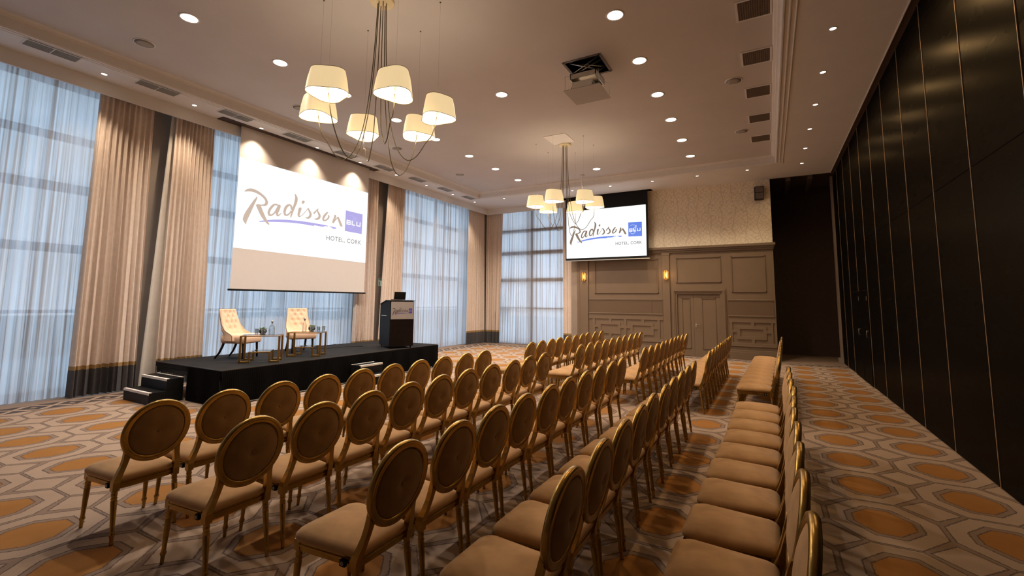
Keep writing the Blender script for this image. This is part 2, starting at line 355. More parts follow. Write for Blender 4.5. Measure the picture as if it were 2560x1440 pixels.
U = np.c_[np.ones(len(P)), P]@cx_ + Kp@wx; Vv = np.c_[np.ones(len(P)), P]@cy_ + Kp@wy
b = MB(); nx = len(GX)
b.add([(x, y, 0.0) for x, y in P], [(j*nx+i, j*nx+i+1, (j+1)*nx+i+1, (j+1)*nx+i) for j in range(len(GY)-1) for i in range(nx-1)])
floor = struct('floor', b, M_carpet, 'patterned carpet of orange octagons outlined in beige and brown with a dark border')
uvl = floor.data.uv_layers.new(name='pattern'); vi = np.zeros(len(floor.data.loops), int); floor.data.loops.foreach_get('vertex_index', vi)
uvl.data.foreach_set('uv', np.stack([U[vi], Vv[vi]], 1).ravel())
# ---- ceiling: raised tray field with its fascia, soffit ring around it
TX0, TX1, TY1 = -9.84, 0.32, 14.88
b = MB(); b.box(TX0-0.3, TX1+0.3, YN, TY1+0.3, ZT, ZT+0.2)
# hatch recess is modelled as a dark box fixed below; cut by building four slabs
HX0, HX1, HY0, HY1 = -3.04, -2.37, 7.24, 7.90
b = MB()
b.box(TX0-0.3, HX0, YN, TY1+0.3, ZT, ZT+0.12); b.box(HX1, TX1+0.3, YN, TY1+0.3, ZT, ZT+0.12)
b.box(HX0, HX1, YN, HY0, ZT, ZT+0.12); b.box(HX0, HX1, HY1, TY1+0.3, ZT, ZT+0.12)
ceiling = struct('ceiling', b, M_ceil, 'grey-white painted ceiling with a raised central tray')
SX0, SX1 = -10.72, 1.81
slot = (-10.715, -10.47, 5.43, 10.18)      # recess of the big screen, x0 x1 y0 y1
b = MB()
b.box(slot[1], TX0-0.002, YN, 16.95, ZS, ZS+0.3)
b.box(SX0, slot[1], YN, slot[2], ZS, ZS+0.3); b.box(SX0, slot[1], slot[3], 16.95, ZS, ZS+0.3)
b.box(TX1, SX1, YN, YB, ZS, ZS+0.3)
b.box(TX0, TX1, TY1, YB-0.42, ZS, ZS+0.3)
b.box(TX0, -6.95, YB-0.42, 16.95, ZS, ZS+0.3); b.box(-6.95, -3.55, YB-0.12, YB, ZS, ZS+0.3); b.box(-3.55, TX1, YB-0.42, YB, ZS, ZS+0.3)
o = struct('trim_1', b, M_soff, 'lower ceiling border around the raised tray')
# fascia drop in front of the curtains (left and back)
b = MB(); b.box(SX0-0.04, SX0, YN, 16.99, 5.60, ZS+0.3); b.box(SX0-0.04, -6.98, 16.95, 16.99, 5.60, ZS+0.3)
struct('trim_2', b, M_soff, 'pale bulkhead above the curtains')
# right end of soffit: dark track slot over the folding wall
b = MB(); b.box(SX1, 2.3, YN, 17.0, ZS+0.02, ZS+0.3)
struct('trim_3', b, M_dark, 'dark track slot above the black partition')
b = MB(); b.box(SX1-0.012, SX1+0.002, YN, YB, ZS-0.012, ZS+0.01)
struct('trim_4', b, M_trimw, 'thin pale edge bead along the partition track')
# cornice around the tray: stepped profile swept along three sides
prof = [(0.00, 0.0), (0.0, -0.20), (0.03, -0.215), (0.05, -0.215), (0.06, -0.20), (0.14, -0.20), (0.145, -0.212), (0.165, -0.212), (0.17, -0.20), (0.20, -0.20)]
# outward offset d from the tray edge, height relative to ZT; inner crown first
prof = [(-0.10, 0.0), (-0.085, -0.02), (-0.05, -0.03), (-0.04, -0.055), (-0.01, -0.06), (0.0, -0.20), (0.010, -0.222), (0.032, -0.222), (0.040, -0.206), (0.085, -0.206), (0.092, -0.218), (0.108, -0.218), (0.115, -0.206), (0.165, -0.206), (0.172, -0.214), (0.184, -0.214), (0.19, -0.201)]
b = MB(); rings = []
for d, z in prof:
    rings.append([(TX0-d, YN, ZT+z), (TX0-d, TY1+d, ZT+z), (TX1+d, TY1+d, ZT+z), (TX1+d, YN, ZT+z)])
b.loft(rings, closed=False, cap0=False, cap1=False, smooth=False)
struct('trim_5', b, M_trimw, 'stepped plaster cornice around the ceiling tray')
# ---- wall behind the camera and pieces of the outer walls
b = MB(); b.box(-12.4, 3.6, YN-0.2, YN, 0, 6.4); struct('wall_near', b, M_wall)
b = MB(); b.box(-12.4, 3.6, YN, 20.3, 6.35, 6.6); struct('trim_6', b, M_dark, 'ceiling void above the tray')
# left wall: taupe piers between the tall windows, upstand above
b = MB()
piers = [(-0.6, 0.35), (4.22, 4.86), (10.30, 11.50), (16.55, 17.4)]
for y0, y1 in piers: b.box(-12.0, XL+0.25, y0, y1, 0, 6.3)
b.box(-12.0, XL, YN, 17.6, 5.9, 6.4)
wl = struct('wall_left', b, M_wall, 'taupe piers between the curtained windows')
b = MB(); b.box(-12.0, XL-0.1, YN, 17.6, -0.3, 0.06)
b.box(-12.0, -6.6, 17.4, 17.6, -0.3, 0.06)
struct('baseboard_left', b, M_mull)
# windows
def window(n, axis, a0, a1, mulls, mid):
    root = MB()
    def bx(u0, u1, z0, z1, d0=0.0, d1=0.09):
        if axis == 'y': root.box(-11.75+d0, -11.75+d1+0.05, u0, u1, z0, z1)
        else: root.box(u0, u1, 17.42+d0, 17.42+d1+0.05, z0, z1)
    bx(a0, a0+0.07, 0, 5.95); bx(a1-0.07, a1, 0, 5.95); bx(a0, a1, 5.85, 5.95); bx(a0, a1, 0, 0.10)
    w = struct('window_%d' % n, root, M_mull, 'tall grid window behind sheer curtains')
    def part(name, u0, u1, z0, z1, m, d0=0.0, d1=0.09):
        q = MB()
        if axis == 'y': q.box(-11.75+d0, -11.75+d1, u0, u1, z0, z1)
        else: q.box(u0, u1, 17.42+d0, 17.42+d1, z0, z1)
        q.obj(name, m, w)
    for z0, z1 in mulls: part('transom', a0+0.07, a1-0.07, z0, z1, M_mull)
    for u in mid: part('mullion', u-0.05, u+0.05, 0.1, 5.85, M_mull, -0.01, 0.10)
    edges = [0.1]+[z for m in mulls for z in m]+[5.85]; us = [a0+0.07]+[x for u in mid for x in (u-0.05, u+0.05)]+[a1-0.07]
    for i in range(0, len(us), 2):
        for k in range(0, len(edges), 2): part('pane', us[i], us[i+1], edges[k], edges[k+1], M_glass, 0.03, 0.04)
ML = [(1.50, 1.56), (2.64, 2.80), (3.80, 3.97), (4.78, 4.92)]
window(1, 'y', 0.35, 4.22, ML, [])
window(2, 'y', 4.86, 10.30, ML, [7.6])
window(3, 'y', 11.50, 16.55, ML, [14.50])
window(4, 'x', -10.7, -6.75, ML, [-8.75])
window(5, 'y', -2.9, -0.6, ML, [])
# back wall left part, around window 4
b = MB(); b.box(-12.0, -10.7, 17.4, 17.6, 0, 6.4); b.box(-12.0, -6.6, 17.4, 17.6, 5.9, 6.4)
b.box(-6.75, -6.42, YB+0.02, 17.6, 0, 6.4)
struct('wall_back_left', b, M_wall)
# ---- back wall: wallpaper above, painted panelling below, recess to the right
XB0, XB1 = -6.50, 0.17
b = MB(); b.box(XB0, XB1, YB, YB+0.3, 3.70, 6.4)
struct('wall_upper', b, M_paper, 'pale wallpaper printed with fine trailing vines')
DX0, DX1, DZ = -2.80, -1.44, 2.09
b = MB(); b.box(XB0, DX0, YB, YB+0.3, 0, 3.75); b.box(DX1, XB1, YB, YB+0.3, 0, 3.75); b.box(DX0, DX1, YB, YB+0.3, DZ, 3.75)
wb = struct('wall_back', b, M_panel, 'taupe painted wall panelling with fretwork below')
def wpart(name, boxes, m=M_panel, lab=None, bev=0.003):
    q = MB()
    for bb in boxes: q.box(*bb)
    o = q.obj(name, m, wb)
    if bev: bevel(o, bev, 1)
    if lab: o['label'] = lab
    return o
# cornice in three steps
wpart('cornice', [(XB0, XB1+0.02, YB-0.05, YB, 3.56, 3.62), (XB0, XB1+0.04, YB-0.085, YB, 3.62, 3.68), (XB0, XB1+0.07, YB-0.13, YB, 3.68, 3.76)])
# pilasters
wpart('pilaster', [(-6.36, -6.04, YB-0.05, YB, 0, 3.56)]); wpart('pilaster', [(-3.27, -3.03, YB-0.05, YB, 0, 3.56), (-3.29, -3.01, YB-0.06, YB, 3.48, 3.56)])
def frame(x0, x1, z0, z1, w=0.035, d=0.018, name='panel_moulding', y=None, par=None):
    y = YB if y is None else y; q = MB()
    for i in range(2):
        ww = w*(1-0.5*i); dd = d*(1+0.6*i); o = w*0.25*i
        q.box(x0+o, x1-o, y-dd, y, z1-o-ww, z1-o); q.box(x0+o, x1-o, y-dd, y, z0+o, z0+o+ww)
        q.box(x0+o, x0+o+ww, y-dd, y, z0+o, z1-o); q.box(x1-o-ww, x1-o, y-dd, y, z0+o, z1-o)
    return q.obj(name, M_panel, par or wb)
frame(-5.78, -3.42, 2.13, 3.37); frame(-2.81, -1.37, 2.50, 3.38); frame(-1.07, -0.06, 2.17, 3.36)
for x0, x1 in ((-6.02, -3.28), (-1.20, 0.12)):
    wpart('rail', [(x0, x1, YB-0.03, YB, 1.90, 1.94), (x0, x1, YB-0.02, YB, 1.87, 1.90)])
    wpart('rail', [(x0, x1, YB-0.05, YB, 1.38, 1.42), (x0, x1, YB-0.03, YB, 1.34, 1.38)])
for x0, x1 in ((-6.02, -3.66), (-3.645, -3.28), (-1.20, 0.12)):
    wpart('fabric_panel', [(x0, x1, YB-0.012, YB, 1.42, 1.87)], M_panelfab, 'darker brown fabric panel', 0)
wpart('plinth', [(-6.02, -3.28, YB-0.035, YB, 0, 0.24), (-6.02, -3.28, YB-0.02, YB, 0.24, 0.30), (-6.02, -3.28, YB-0.03, YB, 0.42, 0.45)])
wpart('plinth', [(-1.20, 0.17, YB-0.035, YB, 0, 0.24), (-1.20, 0.17, YB-0.02, YB, 0.24, 0.30), (-1.20, 0.15, YB-0.03, YB, 0.42, 0.45)])
# fretwork: raised lattice over the recessed wall face
def fret(x0, x1, z0, z1):
    d = 0.026; w = 0.10
    a, c, e, f = x0+0.125, x1-0.125, z0+0.115, z1-0.115          # outer edge of inner ring
    ym = (e+f)/2; xm = x0+(x1-x0)*0.49
    wpart('fret_ring', [(a, c, YB-d, YB, f-w, f), (a, c, YB-d, YB, e, e+w), (a, a+w, YB-d, YB, e+w, f-w), (c-w, c, YB-d, YB, e+w, f-w)], bev=0.002)
    wpart('fret_bar', [(xm, xm+w, YB-d, YB, f, z1), (xm, xm+w, YB-d, YB, z0, e)], bev=0.002)
    wpart('fret_bar', [(x0, a, YB-d, YB, ym, ym+w*0.9), (c, x1, YB-d, YB, ym, ym+w*0.9)], bev=0.002)
for x0, x1 in ((-5.78, -4.68), (-4.585, -3.49), (-1.09, 0.01)): fret(x0, x1, 0.53, 1.19)
wpart('fret_border', [(-6.02, -3.28, YB-0.026, YB, 1.19, 1.34), (-6.02, -3.28, YB-0.026, YB, 0.45, 0.53), (-5.88, -5.78, YB-0.026, YB, 0.53, 1.19), (-4.68, -4.585, YB-0.026, YB, 0.53, 1.19), (-3.49, -3.40, YB-0.026, YB, 0.53, 1.19)], bev=0.002)
wpart('fret_border', [(-1.20, 0.17, YB-0.026, YB, 1.19, 1.34), (-1.20, 0.17, YB-0.026, YB, 0.45, 0.53), (-1.17, -1.09, YB-0.026, YB, 0.53, 1.19), (0.01, 0.07, YB-0.026, YB, 0.53, 1.19), (0.13, 0.17, YB-0.03, YB, 0.45, 1.34)], bev=0.002)
# double door with stepped architrave
b = MB()
for k, (o, d) in enumerate(((0.0, 0.03), (0.035, 0.06), (0.075, 0.045), (0.12, 0.02))):
    X0, X1, Z1 = -2.98+o, -1.25-o, 2.29-o; w = 0.045 if k < 3 else 0.055
    b.box(X0, X0+w, YB-d, YB+0.02, 0, Z1); b.box(X1-w, X1, YB-d, YB+0.02, 0, Z1); b.box(X0+w, X1-w, YB-d, YB+0.02, Z1-w, Z1)
b.box(DX0-0.05, DX1+0.05, YB+0.085, YB+0.28, 0, 2.2)  # unseen backing box, added to stop daylight leaking around the leaves
dr = struct('door_1', b, M_panel, 'taupe panelled double door with moulded surround')
for x0, x1, px0, px1 in ((-2.80, -2.275, -2.66, -2.38), (-2.27, -1.44, -2.02, -1.57)):
    q = MB(); q.box(x0, x1, YB+0.03, YB+0.08, 0.01, 2.085); lf = q.obj('door_leaf', M_panel, dr)
    frame(px0, px1, 0.26, 1.98, 0.03, 0.012, 'leaf_moulding', YB+0.03, lf)
q = MB(); q.box(-2.235, -2.19, YB+0.015, YB+0.03, 0.98, 1.12); q.tube([(-2.21, YB+0.02, 1.08), (-2.21, YB-0.03, 1.08), (-2.08, YB-0.035, 1.08)], 0.009); q.obj('door_handle', M_alu, dr)
# ---- recess to the right of the back wall
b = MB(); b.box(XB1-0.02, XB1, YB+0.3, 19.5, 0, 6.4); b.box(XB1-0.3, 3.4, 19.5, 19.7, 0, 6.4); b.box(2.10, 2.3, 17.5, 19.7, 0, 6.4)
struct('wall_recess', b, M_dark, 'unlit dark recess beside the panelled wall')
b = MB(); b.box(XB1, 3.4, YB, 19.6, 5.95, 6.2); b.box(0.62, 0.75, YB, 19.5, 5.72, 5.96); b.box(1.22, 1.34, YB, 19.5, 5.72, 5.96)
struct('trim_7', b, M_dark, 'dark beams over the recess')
b = MB(); b.box(1.86, 2.05, 17.55, 17.75, 0, 5.9); b.box(1.80, 2.10, 17.5, 17.8, 0, 0.15)
struct('trim_8', b, M_wall, 'brown jamb post at the far end of the partition')
# ---- right wall: folding partition of black panels
b = MB(); b.box(2.06, 2.2, YN, 17.52, 0, 6.38); wr = struct('wall_right', b, M_black, 'black lacquered folding partition with thin bronze seams')
base_y = 5.27-1.257*6; k = 0; pm = {}
def panel_mesh(w, z0, z1):
    key = (w, z0, z1)
    if key not in pm:
        q = MB(); q.box(0, 0.12, 0, w, z0, z1); pm[key] = q.mesh('partition_panel', M_partition)
    return pm[key]
sm = None
for k in range(-0, 16):
    y = base_y+1.257*k
    if y > 17: break
    for z0, z1 in ((0.012, 3.255), (3.262, 5.86)):
        o = bpy.data.objects.new('partition_panel', panel_mesh(1.243, z0, z1)); COL.objects.link(o); o.parent = wr; o.location = (XR, y+0.007, 0)
    if sm is None:
        q = MB(); q.box(-0.006, 0.05, -0.006, 0.006, 0.01, 5.86); sm = q.mesh('seam_strip', M_bronze)
    o = bpy.data.objects.new('seam_strip', sm); COL.objects.link(o); o.parent = wr; o.location = (XR, y, 0)
q = MB(); y0, y1 = 12.86, 15.05
for a0, a1 in ((12.86, 13.88), (13.90, 14.98)):
    q = MB(); q.box(XR-0.022, XR, a0, a1, 0.02, 2.12); lf = q.obj('pass_door', M_partition, wr)
    q = MB(); q.box(XR-0.028, XR-0.002, a0-0.012, a0, 0.02, 2.13); q.box(XR-0.028, XR-0.002, a0, a1, 2.12, 2.135); q.obj('door_edge', M_black, lf)
    q = MB(); q.tube([(XR-0.02, a0+0.06, 1.08), (XR-0.06, a0+0.06, 1.08), (XR-0.06, a0+0.06, 1.22), (XR-0.02, a0+0.06, 1.22)], 0.008); q.box(XR-0.03, XR-0.02, a0+0.04, a0+0.08, 1.9, 2.0); q.obj('door_pull', M_alu, lf)
# ---- outside, seen dimly through the sheers
b = MB(); b.box(-60, -12.3, -40, 60, -0.4, -0.3); b.box(-12.3, 40, 18.2, 60, -0.4, -0.3)
struct('ground', b, M_ext2, 'paving outside the windows')
b = MB(); b.box(-30, -26, -12, 1.5, -0.3, 9)
b.prism([(-12, 9), (1.5, 9), (-1, 10.6), (-5, 12.2), (-12, 13)], lambda a, c, d: (d, a, c), -30, -26)
tag(b.obj('neighbouring_building', M_ext1), 'pale building with curved roof seen dimly through the sheer curtains', 'building')
b = MB(); b.box(-24, -22.5, -20, 40, -0.3, 1.1)
tag(b.obj('hedge', M_hedge), 'dark hedge seen dimly through the sheer curtains', 'hedge', kind='stuff')
# ================================================================== CURTAINS
def drape_mesh_rows(axis, pos, a0t, a1t, a0b, a1b, zt, zb, zr, folds, amp, seed, rows=12, phase=0.0, npf=8):
    """rows of points of a folded cloth; axis 'y': runs along y at x=pos"""
    rnd = random.Random(seed); ph = [rnd.uniform(-1.5, 1.5) for _ in range(folds+2)]; am = [rnd.uniform(0.4, 1.3) for _ in range(folds+2)]
    n = folds*npf; zs = [zb+(zt-zb)*k/rows for k in range(rows+1)] if zr is None else zr
    out = []
    for z in zs:
        t = (z-zb)/(zt-zb); row = []
        for i in range(n+1):
            u = i/n; f = u*folds; k = int(min(f, folds-1e-6)); fr = f-k
            A = amp*(0.45+0.55*(1-t)**0.6)*((1-fr)*am[k]+fr*am[k+1])
            w = math.sin(2*PI*(f+phase)+ (1-t)*((1-fr)*ph[k]+fr*ph[k+1]))
            d = A*w+0.25*A*math.sin(4*PI*f+ph[k])
            lat = 0.018*math.cos(2*PI*f+ph[k]*2)*(1-t)
            a = (a0b+(a1b-a0b)*u)*(1-t)**1.0+(a0t+(a1t-a0t)*u)*(1-(1-t)**1.0)+lat
            row.append((pos+d, a, z) if axis == 'y' else (a, pos-d, z))
        out.append(row)
    return out
def cloth(rows, name, m, parent=None):
    b = MB(); b.loft(rows, closed=False, cap0=False, cap1=False); return b.obj(name, m, parent)
def drape(axis, pos, t0, t1, b0, b1, folds, label, seed, zb=0.02, amp=0.075, lining=None):
    zt = 5.80; root = None
    zbreak = [zb, 0.2, 0.44, 0.49, 0.56, 0.6]+[0.6+(zt-0.6)*k/12 for k in range(1, 13)]
    zbreak = [z for z in zbreak if z >= zb]
    rows = drape_mesh_rows(axis, pos, t0, t1, b0, b1, zt, 0.0, zbreak, folds, amp, seed)
    i1 = zbreak.index(0.49); i2 = zbreak.index(0.56)
    nm = empty('drape', ((pos if axis == 'y' else (b0+b1)/2), ((b0+b1)/2 if axis == 'y' else pos), 0))
    def loc(rs): return [[(p[0]-nm.location.x, p[1]-nm.location.y, p[2]) for p in r] for r in rs]
    cloth(loc(rows[i2:]), 'cloth', M_curt, nm); cloth(loc(rows[i1:i2+1]), 'trim_band', M_goldband, nm)['label'] = 'gold trim band'
    cloth(loc(rows[:i1+1]), 'hem_band', M_charband, nm)['label'] = 'charcoal hem band'
    if lining:
        l = drape_mesh_rows(axis, pos-0.05 if axis == 'y' else pos+0.05, lining[0], lining[1], lining[2], lining[3], zt, 0.0, zbreak, 1, 0.03, seed+3)
        cloth(loc(l), 'lining', M_lining, nm)['label'] = 'pale lining edge'
    tag(nm, label, 'curtain', 'beige drapes with gold and charcoal hems')
PX_ = -10.93
drape('y', PX_, 3.43, 4.32, 3.42, 4.40, 10, 'beige drape left of the first taupe pier, nearest to the camera, with charcoal hem', 1)
drape('y', PX_, 4.72, 5.50, 4.72, 5.60, 10, 'beige drape between the first taupe pier and the big screen', 2, lining=(4.66, 4.76, 4.46, 4.76))
drape('y', PX_, 9.85, 10.62, 9.80, 10.62, 9, 'beige drape right beside the big screen, left of the exit sign', 3)
drape('y', PX_, 11.05, 11.85, 10.85, 11.85, 9, 'beige drape behind the lectern, right of the exit sign', 4)
drape('y', PX_, 15.78, 17.0, 15.70, 17.03, 10, 'beige drape in the far left corner on the window wall', 5, amp=0.06)
drape('x', 17.13, -10.88, -10.05, -10.80, -10.18, 9, 'beige drape in the far left corner on the back wall', 6, amp=0.06)
drape('x', 17.10, -7.20, -6.46, -7.20, -6.42, 6, 'beige drape hanging below the small screen beside the panelling', 7, amp=0.055)
def sheer(axis, pos, t0, t1, b0, b1, folds, label, seed, amp=0.03):
    rows = drape_mesh_rows(axis, pos, t0, t1, b0, b1, 5.82, 0.015, None, folds, amp, seed, rows=14, npf=7)
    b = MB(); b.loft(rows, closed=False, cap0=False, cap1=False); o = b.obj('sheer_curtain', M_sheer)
    tag(o, label, 'curtain', 'sheer voile curtains')
PS = -11.13
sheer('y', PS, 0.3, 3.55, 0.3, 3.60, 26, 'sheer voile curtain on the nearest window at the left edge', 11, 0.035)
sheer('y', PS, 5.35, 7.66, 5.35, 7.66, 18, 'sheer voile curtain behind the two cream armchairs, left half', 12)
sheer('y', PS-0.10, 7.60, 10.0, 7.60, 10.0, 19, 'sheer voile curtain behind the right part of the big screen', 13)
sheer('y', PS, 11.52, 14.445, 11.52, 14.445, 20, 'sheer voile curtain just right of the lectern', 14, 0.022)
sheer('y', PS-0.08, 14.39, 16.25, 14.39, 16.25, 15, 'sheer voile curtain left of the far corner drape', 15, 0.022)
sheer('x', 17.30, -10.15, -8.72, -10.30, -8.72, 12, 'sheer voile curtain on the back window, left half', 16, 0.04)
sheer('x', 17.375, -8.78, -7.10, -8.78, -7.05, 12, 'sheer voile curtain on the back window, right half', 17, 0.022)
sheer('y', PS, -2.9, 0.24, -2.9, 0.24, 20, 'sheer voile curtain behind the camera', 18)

# ================================================================== CEILING FIXTURES
def light(name, kind, loc, power, col, parent=None, size=0.1, spot=None, blend=0.6):
    d = bpy.data.lights.new(name, kind); d.energy = power; d.color = col
    d.shadow_soft_size = size
    if kind == 'SPOT': d.spot_size = spot; d.spot_blend = blend
    o = bpy.data.objects.new(name, d); COL.objects.link(o); o.location = loc
    if parent: o.parent = parent
    return o
def mk_downlight(r, power, spot, blend, z, col=(1.0, 0.89, 0.78)):
    e = empty('downlight', (0, 0, z))
    b = MB(); b.lathe([(r*1.25, 0.002), (r*1.25, -0.004), (r*1.08, -0.010), (r, -0.006), (r, 0.0)], n=20, cap=False); b.obj('trim_ring', M_trimw, e)
    b = MB(); b.lathe([(0.001, -0.005), (r, -0.004)], n=20, cap=False); b.obj('diffuser', M_ltbig, e)
    light('lamp', 'SPOT', (0, 0, -0.02), power, col, e, r*0.8, spot, blend)
    return e
used = {}
def downlights(proto, pts, fmt, group):
    for i, (x, y, s) in enumerate(pts):
        o = proto if not used.get(proto.name) else copy_tree(proto)
        used[proto.name] = 1; o.location = (x, y, proto.location.z)
        tag(o, fmt % s, 'ceiling light', group)
big = mk_downlight(0.113, P_BIG, math.radians(145), 0.8, ZT)
bigr = mk_downlight(0.113, P_BIG*0.25, math.radians(115), 0.8, ZT, (1.0, 0.64, 0.29))
ysb = [3.30, 4.80, 6.27, 7.78, 9.25, 10.82, 12.31, 13.84]
pts = [(-7.52, y, ORD[i]+' from the camera, in the window-side row') for i, y in enumerate(ysb)]
yr = [6.33, 7.80, 9.31, 10.79, 12.33, 13.82]
ptr = [(-1.82, y, ORD[i]+' from the camera, in the row beside the air grilles') for i, y in enumerate(yr)]
pts += [(-4.64, 7.80, 'between the two chandeliers, right of the near one'), (-4.64, 13.81, 'beyond the far chandelier near the projector pole')]
ptr += [(-1.82, 4.8, 'just above the top edge of the photo')]
downlights(big, pts, 'large recessed downlight, %s', 'large recessed downlights')
downlights(bigr, ptr, 'large recessed downlight, %s', 'large recessed downlights')
def small(power, col=(1.0, 0.80, 0.58), sp=95): return mk_downlight(0.042, power, math.radians(sp), 0.9 if sp < 120 else 0.5, ZS, col)
sl = small(P_SMALL)
ysl = [3.28, 4.79, 6.26, 7.82, 9.31, 10.82, 12.33, 13.88, 15.39]
pts = [(-10.38, y, ORD[i]+' from the camera, in the row along the window wall soffit') for i, y in enumerate(ysl)]
ptb = [(x, 15.38, ORD[i]+' from the left, in the row on the far soffit') for i, x in enumerate((-8.98, -7.52, -6.10, -4.68, -3.24, -1.84, -0.42))]
downlights(sl, pts, 'small recessed downlight, %s', 'small recessed downlights')
sb_ = small(P_SMALL*1.5, (1.0, 0.78, 0.52))
downlights(sb_, ptb, 'small recessed downlight, %s', 'small recessed downlights')
sr = small(P_SMALL_R, (1.0, 0.66, 0.32), 160)
pts = [(0.985, y, ORD[i]+' from the camera, in the row beside the black partition') for i, y in enumerate((7.87, 9.34, 10.84, 12.34, 13.86, 15.33))]
pts += [(0.985, y, s) for y, s in ((6.35, 'over the black partition aisle, out of frame'),)]
downlights(sr, pts, 'small recessed downlight, %s', 'small recessed downlights')
# ceiling speakers
def speaker_disc():
    b = MB(); b.lathe([(0.155, 0.0), (0.155, -0.008), (0.145, -0.014), (0.135, -0.010)], n=28, cap=False); e = empty('ceiling_speaker', (0, 0, ZT)); b.obj('rim', M_soff, e)
    b = MB(); b.lathe([(0.135, -0.010), (0.07, -0.016), (0.012, -0.018)], n=28, cap=True); b.obj('mesh_cover', M_speakerw, e); return e
sp = speaker_disc(); first = True
for x, y, s in [(-8.95, 3.30, 'nearest to the camera on the window side'), (-8.95, 6.23, 'behind the upper left lampshade of the near chandelier'), (-8.95, 9.32, 'seen between the cables of the near chandelier'), (-8.93, 12.32, 'far left of the ceiling tray'),
                (-0.42, 9.40, 'beside the air grilles, near one'), (-0.42, 12.36, 'beside the air grilles, far one')]:
    o = sp if first else copy_tree(sp); first = False; o.location = (x, y, ZT); tag(o, 'round flush ceiling speaker, '+s, 'speaker', 'round ceiling speakers')
# supply vents on the window side soffit: two slatted halves each
def vent():
    e = empty('ceiling_vent', (0, 0, ZS))
    b = MB(); b.box(-0.17, 0.17, -0.35, 0.35, -0.006, 0.0); b.box(-0.14, 0.14, -0.006, 0.006, -0.012, 0.0)
    b.obj('frame', M_soff, e)
    for s in (-1, 1):
        b = MB(); y0, y1 = (-0.325, -0.01) if s < 0 else (0.01, 0.325); b.box(-0.145, 0.145, y0, y1, -0.008, -0.006); g = b.obj('grille', M_grille, e)
        for k in range(9):
            x = -0.135+k*0.034; b = MB(); b.box(x, x+0.012, y0, y1, -0.016, -0.007); b.obj('slat', M_grille, g)
    return e
v = vent(); first = True
for i, y in enumerate((2.52, 4.03, 5.53, 7.06, 8.57, 10.07, 11.58, 13.10, 14.6)):
    o = v if first else copy_tree(v); first = False; o.location = (-10.14, y, ZS)
    tag(o, 'grey two-part slatted air vent, %s from the camera on the window wall soffit' % ORD[i], 'vent', 'air vents on the window soffit')
def rgrille():
    e = empty('return_grille', (0, 0, ZT))
    b = MB(); w, h, t = 0.235, 0.265, 0.03
    b.box(-w, w, -h, -h+t, -0.012, 0); b.box(-w, w, h-t, h, -0.012, 0); b.box(-w, -w+t, -h+t, h-t, -0.012, 0); b.box(w-t, w, -h+t, h-t, -0.012, 0); b.obj('frame', M_soff, e)
    b = MB(); b.box(-w+t, w-t, -h+t, h-t, -0.003, 0); g = b.obj('backing', M_grilled, e)
    for k in range(14):
        x = -0.2+k*0.0295; b = MB(); b.box(x, x+0.008, -h+t, h-t, -0.012, -0.003); b.obj('slat', M_grilled, g)
    return e
rg = rgrille(); first = True
for i, y in enumerate((5.63, 7.12, 8.62, 10.11, 11.62, 13.12)):
    o = rg if first else copy_tree(rg); first = False; o.location = (-0.02, y, ZT)
    tag(o, 'dark rectangular return air grille, %s from the camera beside the right cornice' % ORD[i], 'vent', 'dark return air grilles')
# pale access panel near the far chandelier
b = MB(); b.box(-0.30, 0.30, -0.34, 0.34, -0.012, 0); tag(b.obj('ceiling_access_panel', M_white, loc=(-4.62, 10.75, ZT)), 'pale square access panel in the ceiling beside the far chandelier plate', 'panel')
# ---- chandeliers
def shade(parent, x, y, zb, rot, seed):
    rb, rtp, h = 0.238, 0.19, 0.29; n = 36; rings = []
    def ring(r, z):
        o = []
        for i in range(n):
            t = 2*PI*i/n; rr = r*(1+0.125*math.cos(3*t)+0.04*math.cos(2*t))
            o.append((x+rr*math.cos(t+rot), y+rr*math.sin(t+rot), z))
        return o
    b = MB(); b.loft([ring(rb, zb), ring(rb*0.97, zb+h*0.15), ring((rb+rtp)/2*1.01, zb+h*0.55), ring(rtp, zb+h)], cap0=False, cap1=False)
    sh = b.obj('lamp_shade', M_shade, parent)
    b = MB(); b.loft([ring(rb-0.006, zb+0.004), ring(rtp-0.006, zb+h-0.02)], cap0=False, cap1=True); b.obj('lining', M_shadein, sh)
    b = MB(); b.tube(ring(rb, zb)+[ring(rb, zb)[0]], 0.0035, 4); b.obj('piping', M_cable, sh)
    b = MB(); b.tube(ring(rtp, zb+h)+[ring(rtp, zb+h)[0]], 0.0035, 4); b.obj('piping', M_cable, sh)
    b = MB(); b.lathe([(0.004, zb+0.17), (0.018, zb+0.15), (0.018, zb+0.05), (0.006, zb+0.02)], x, y, 8); b.obj('lamp_holder', M_plate, sh)
    return sh
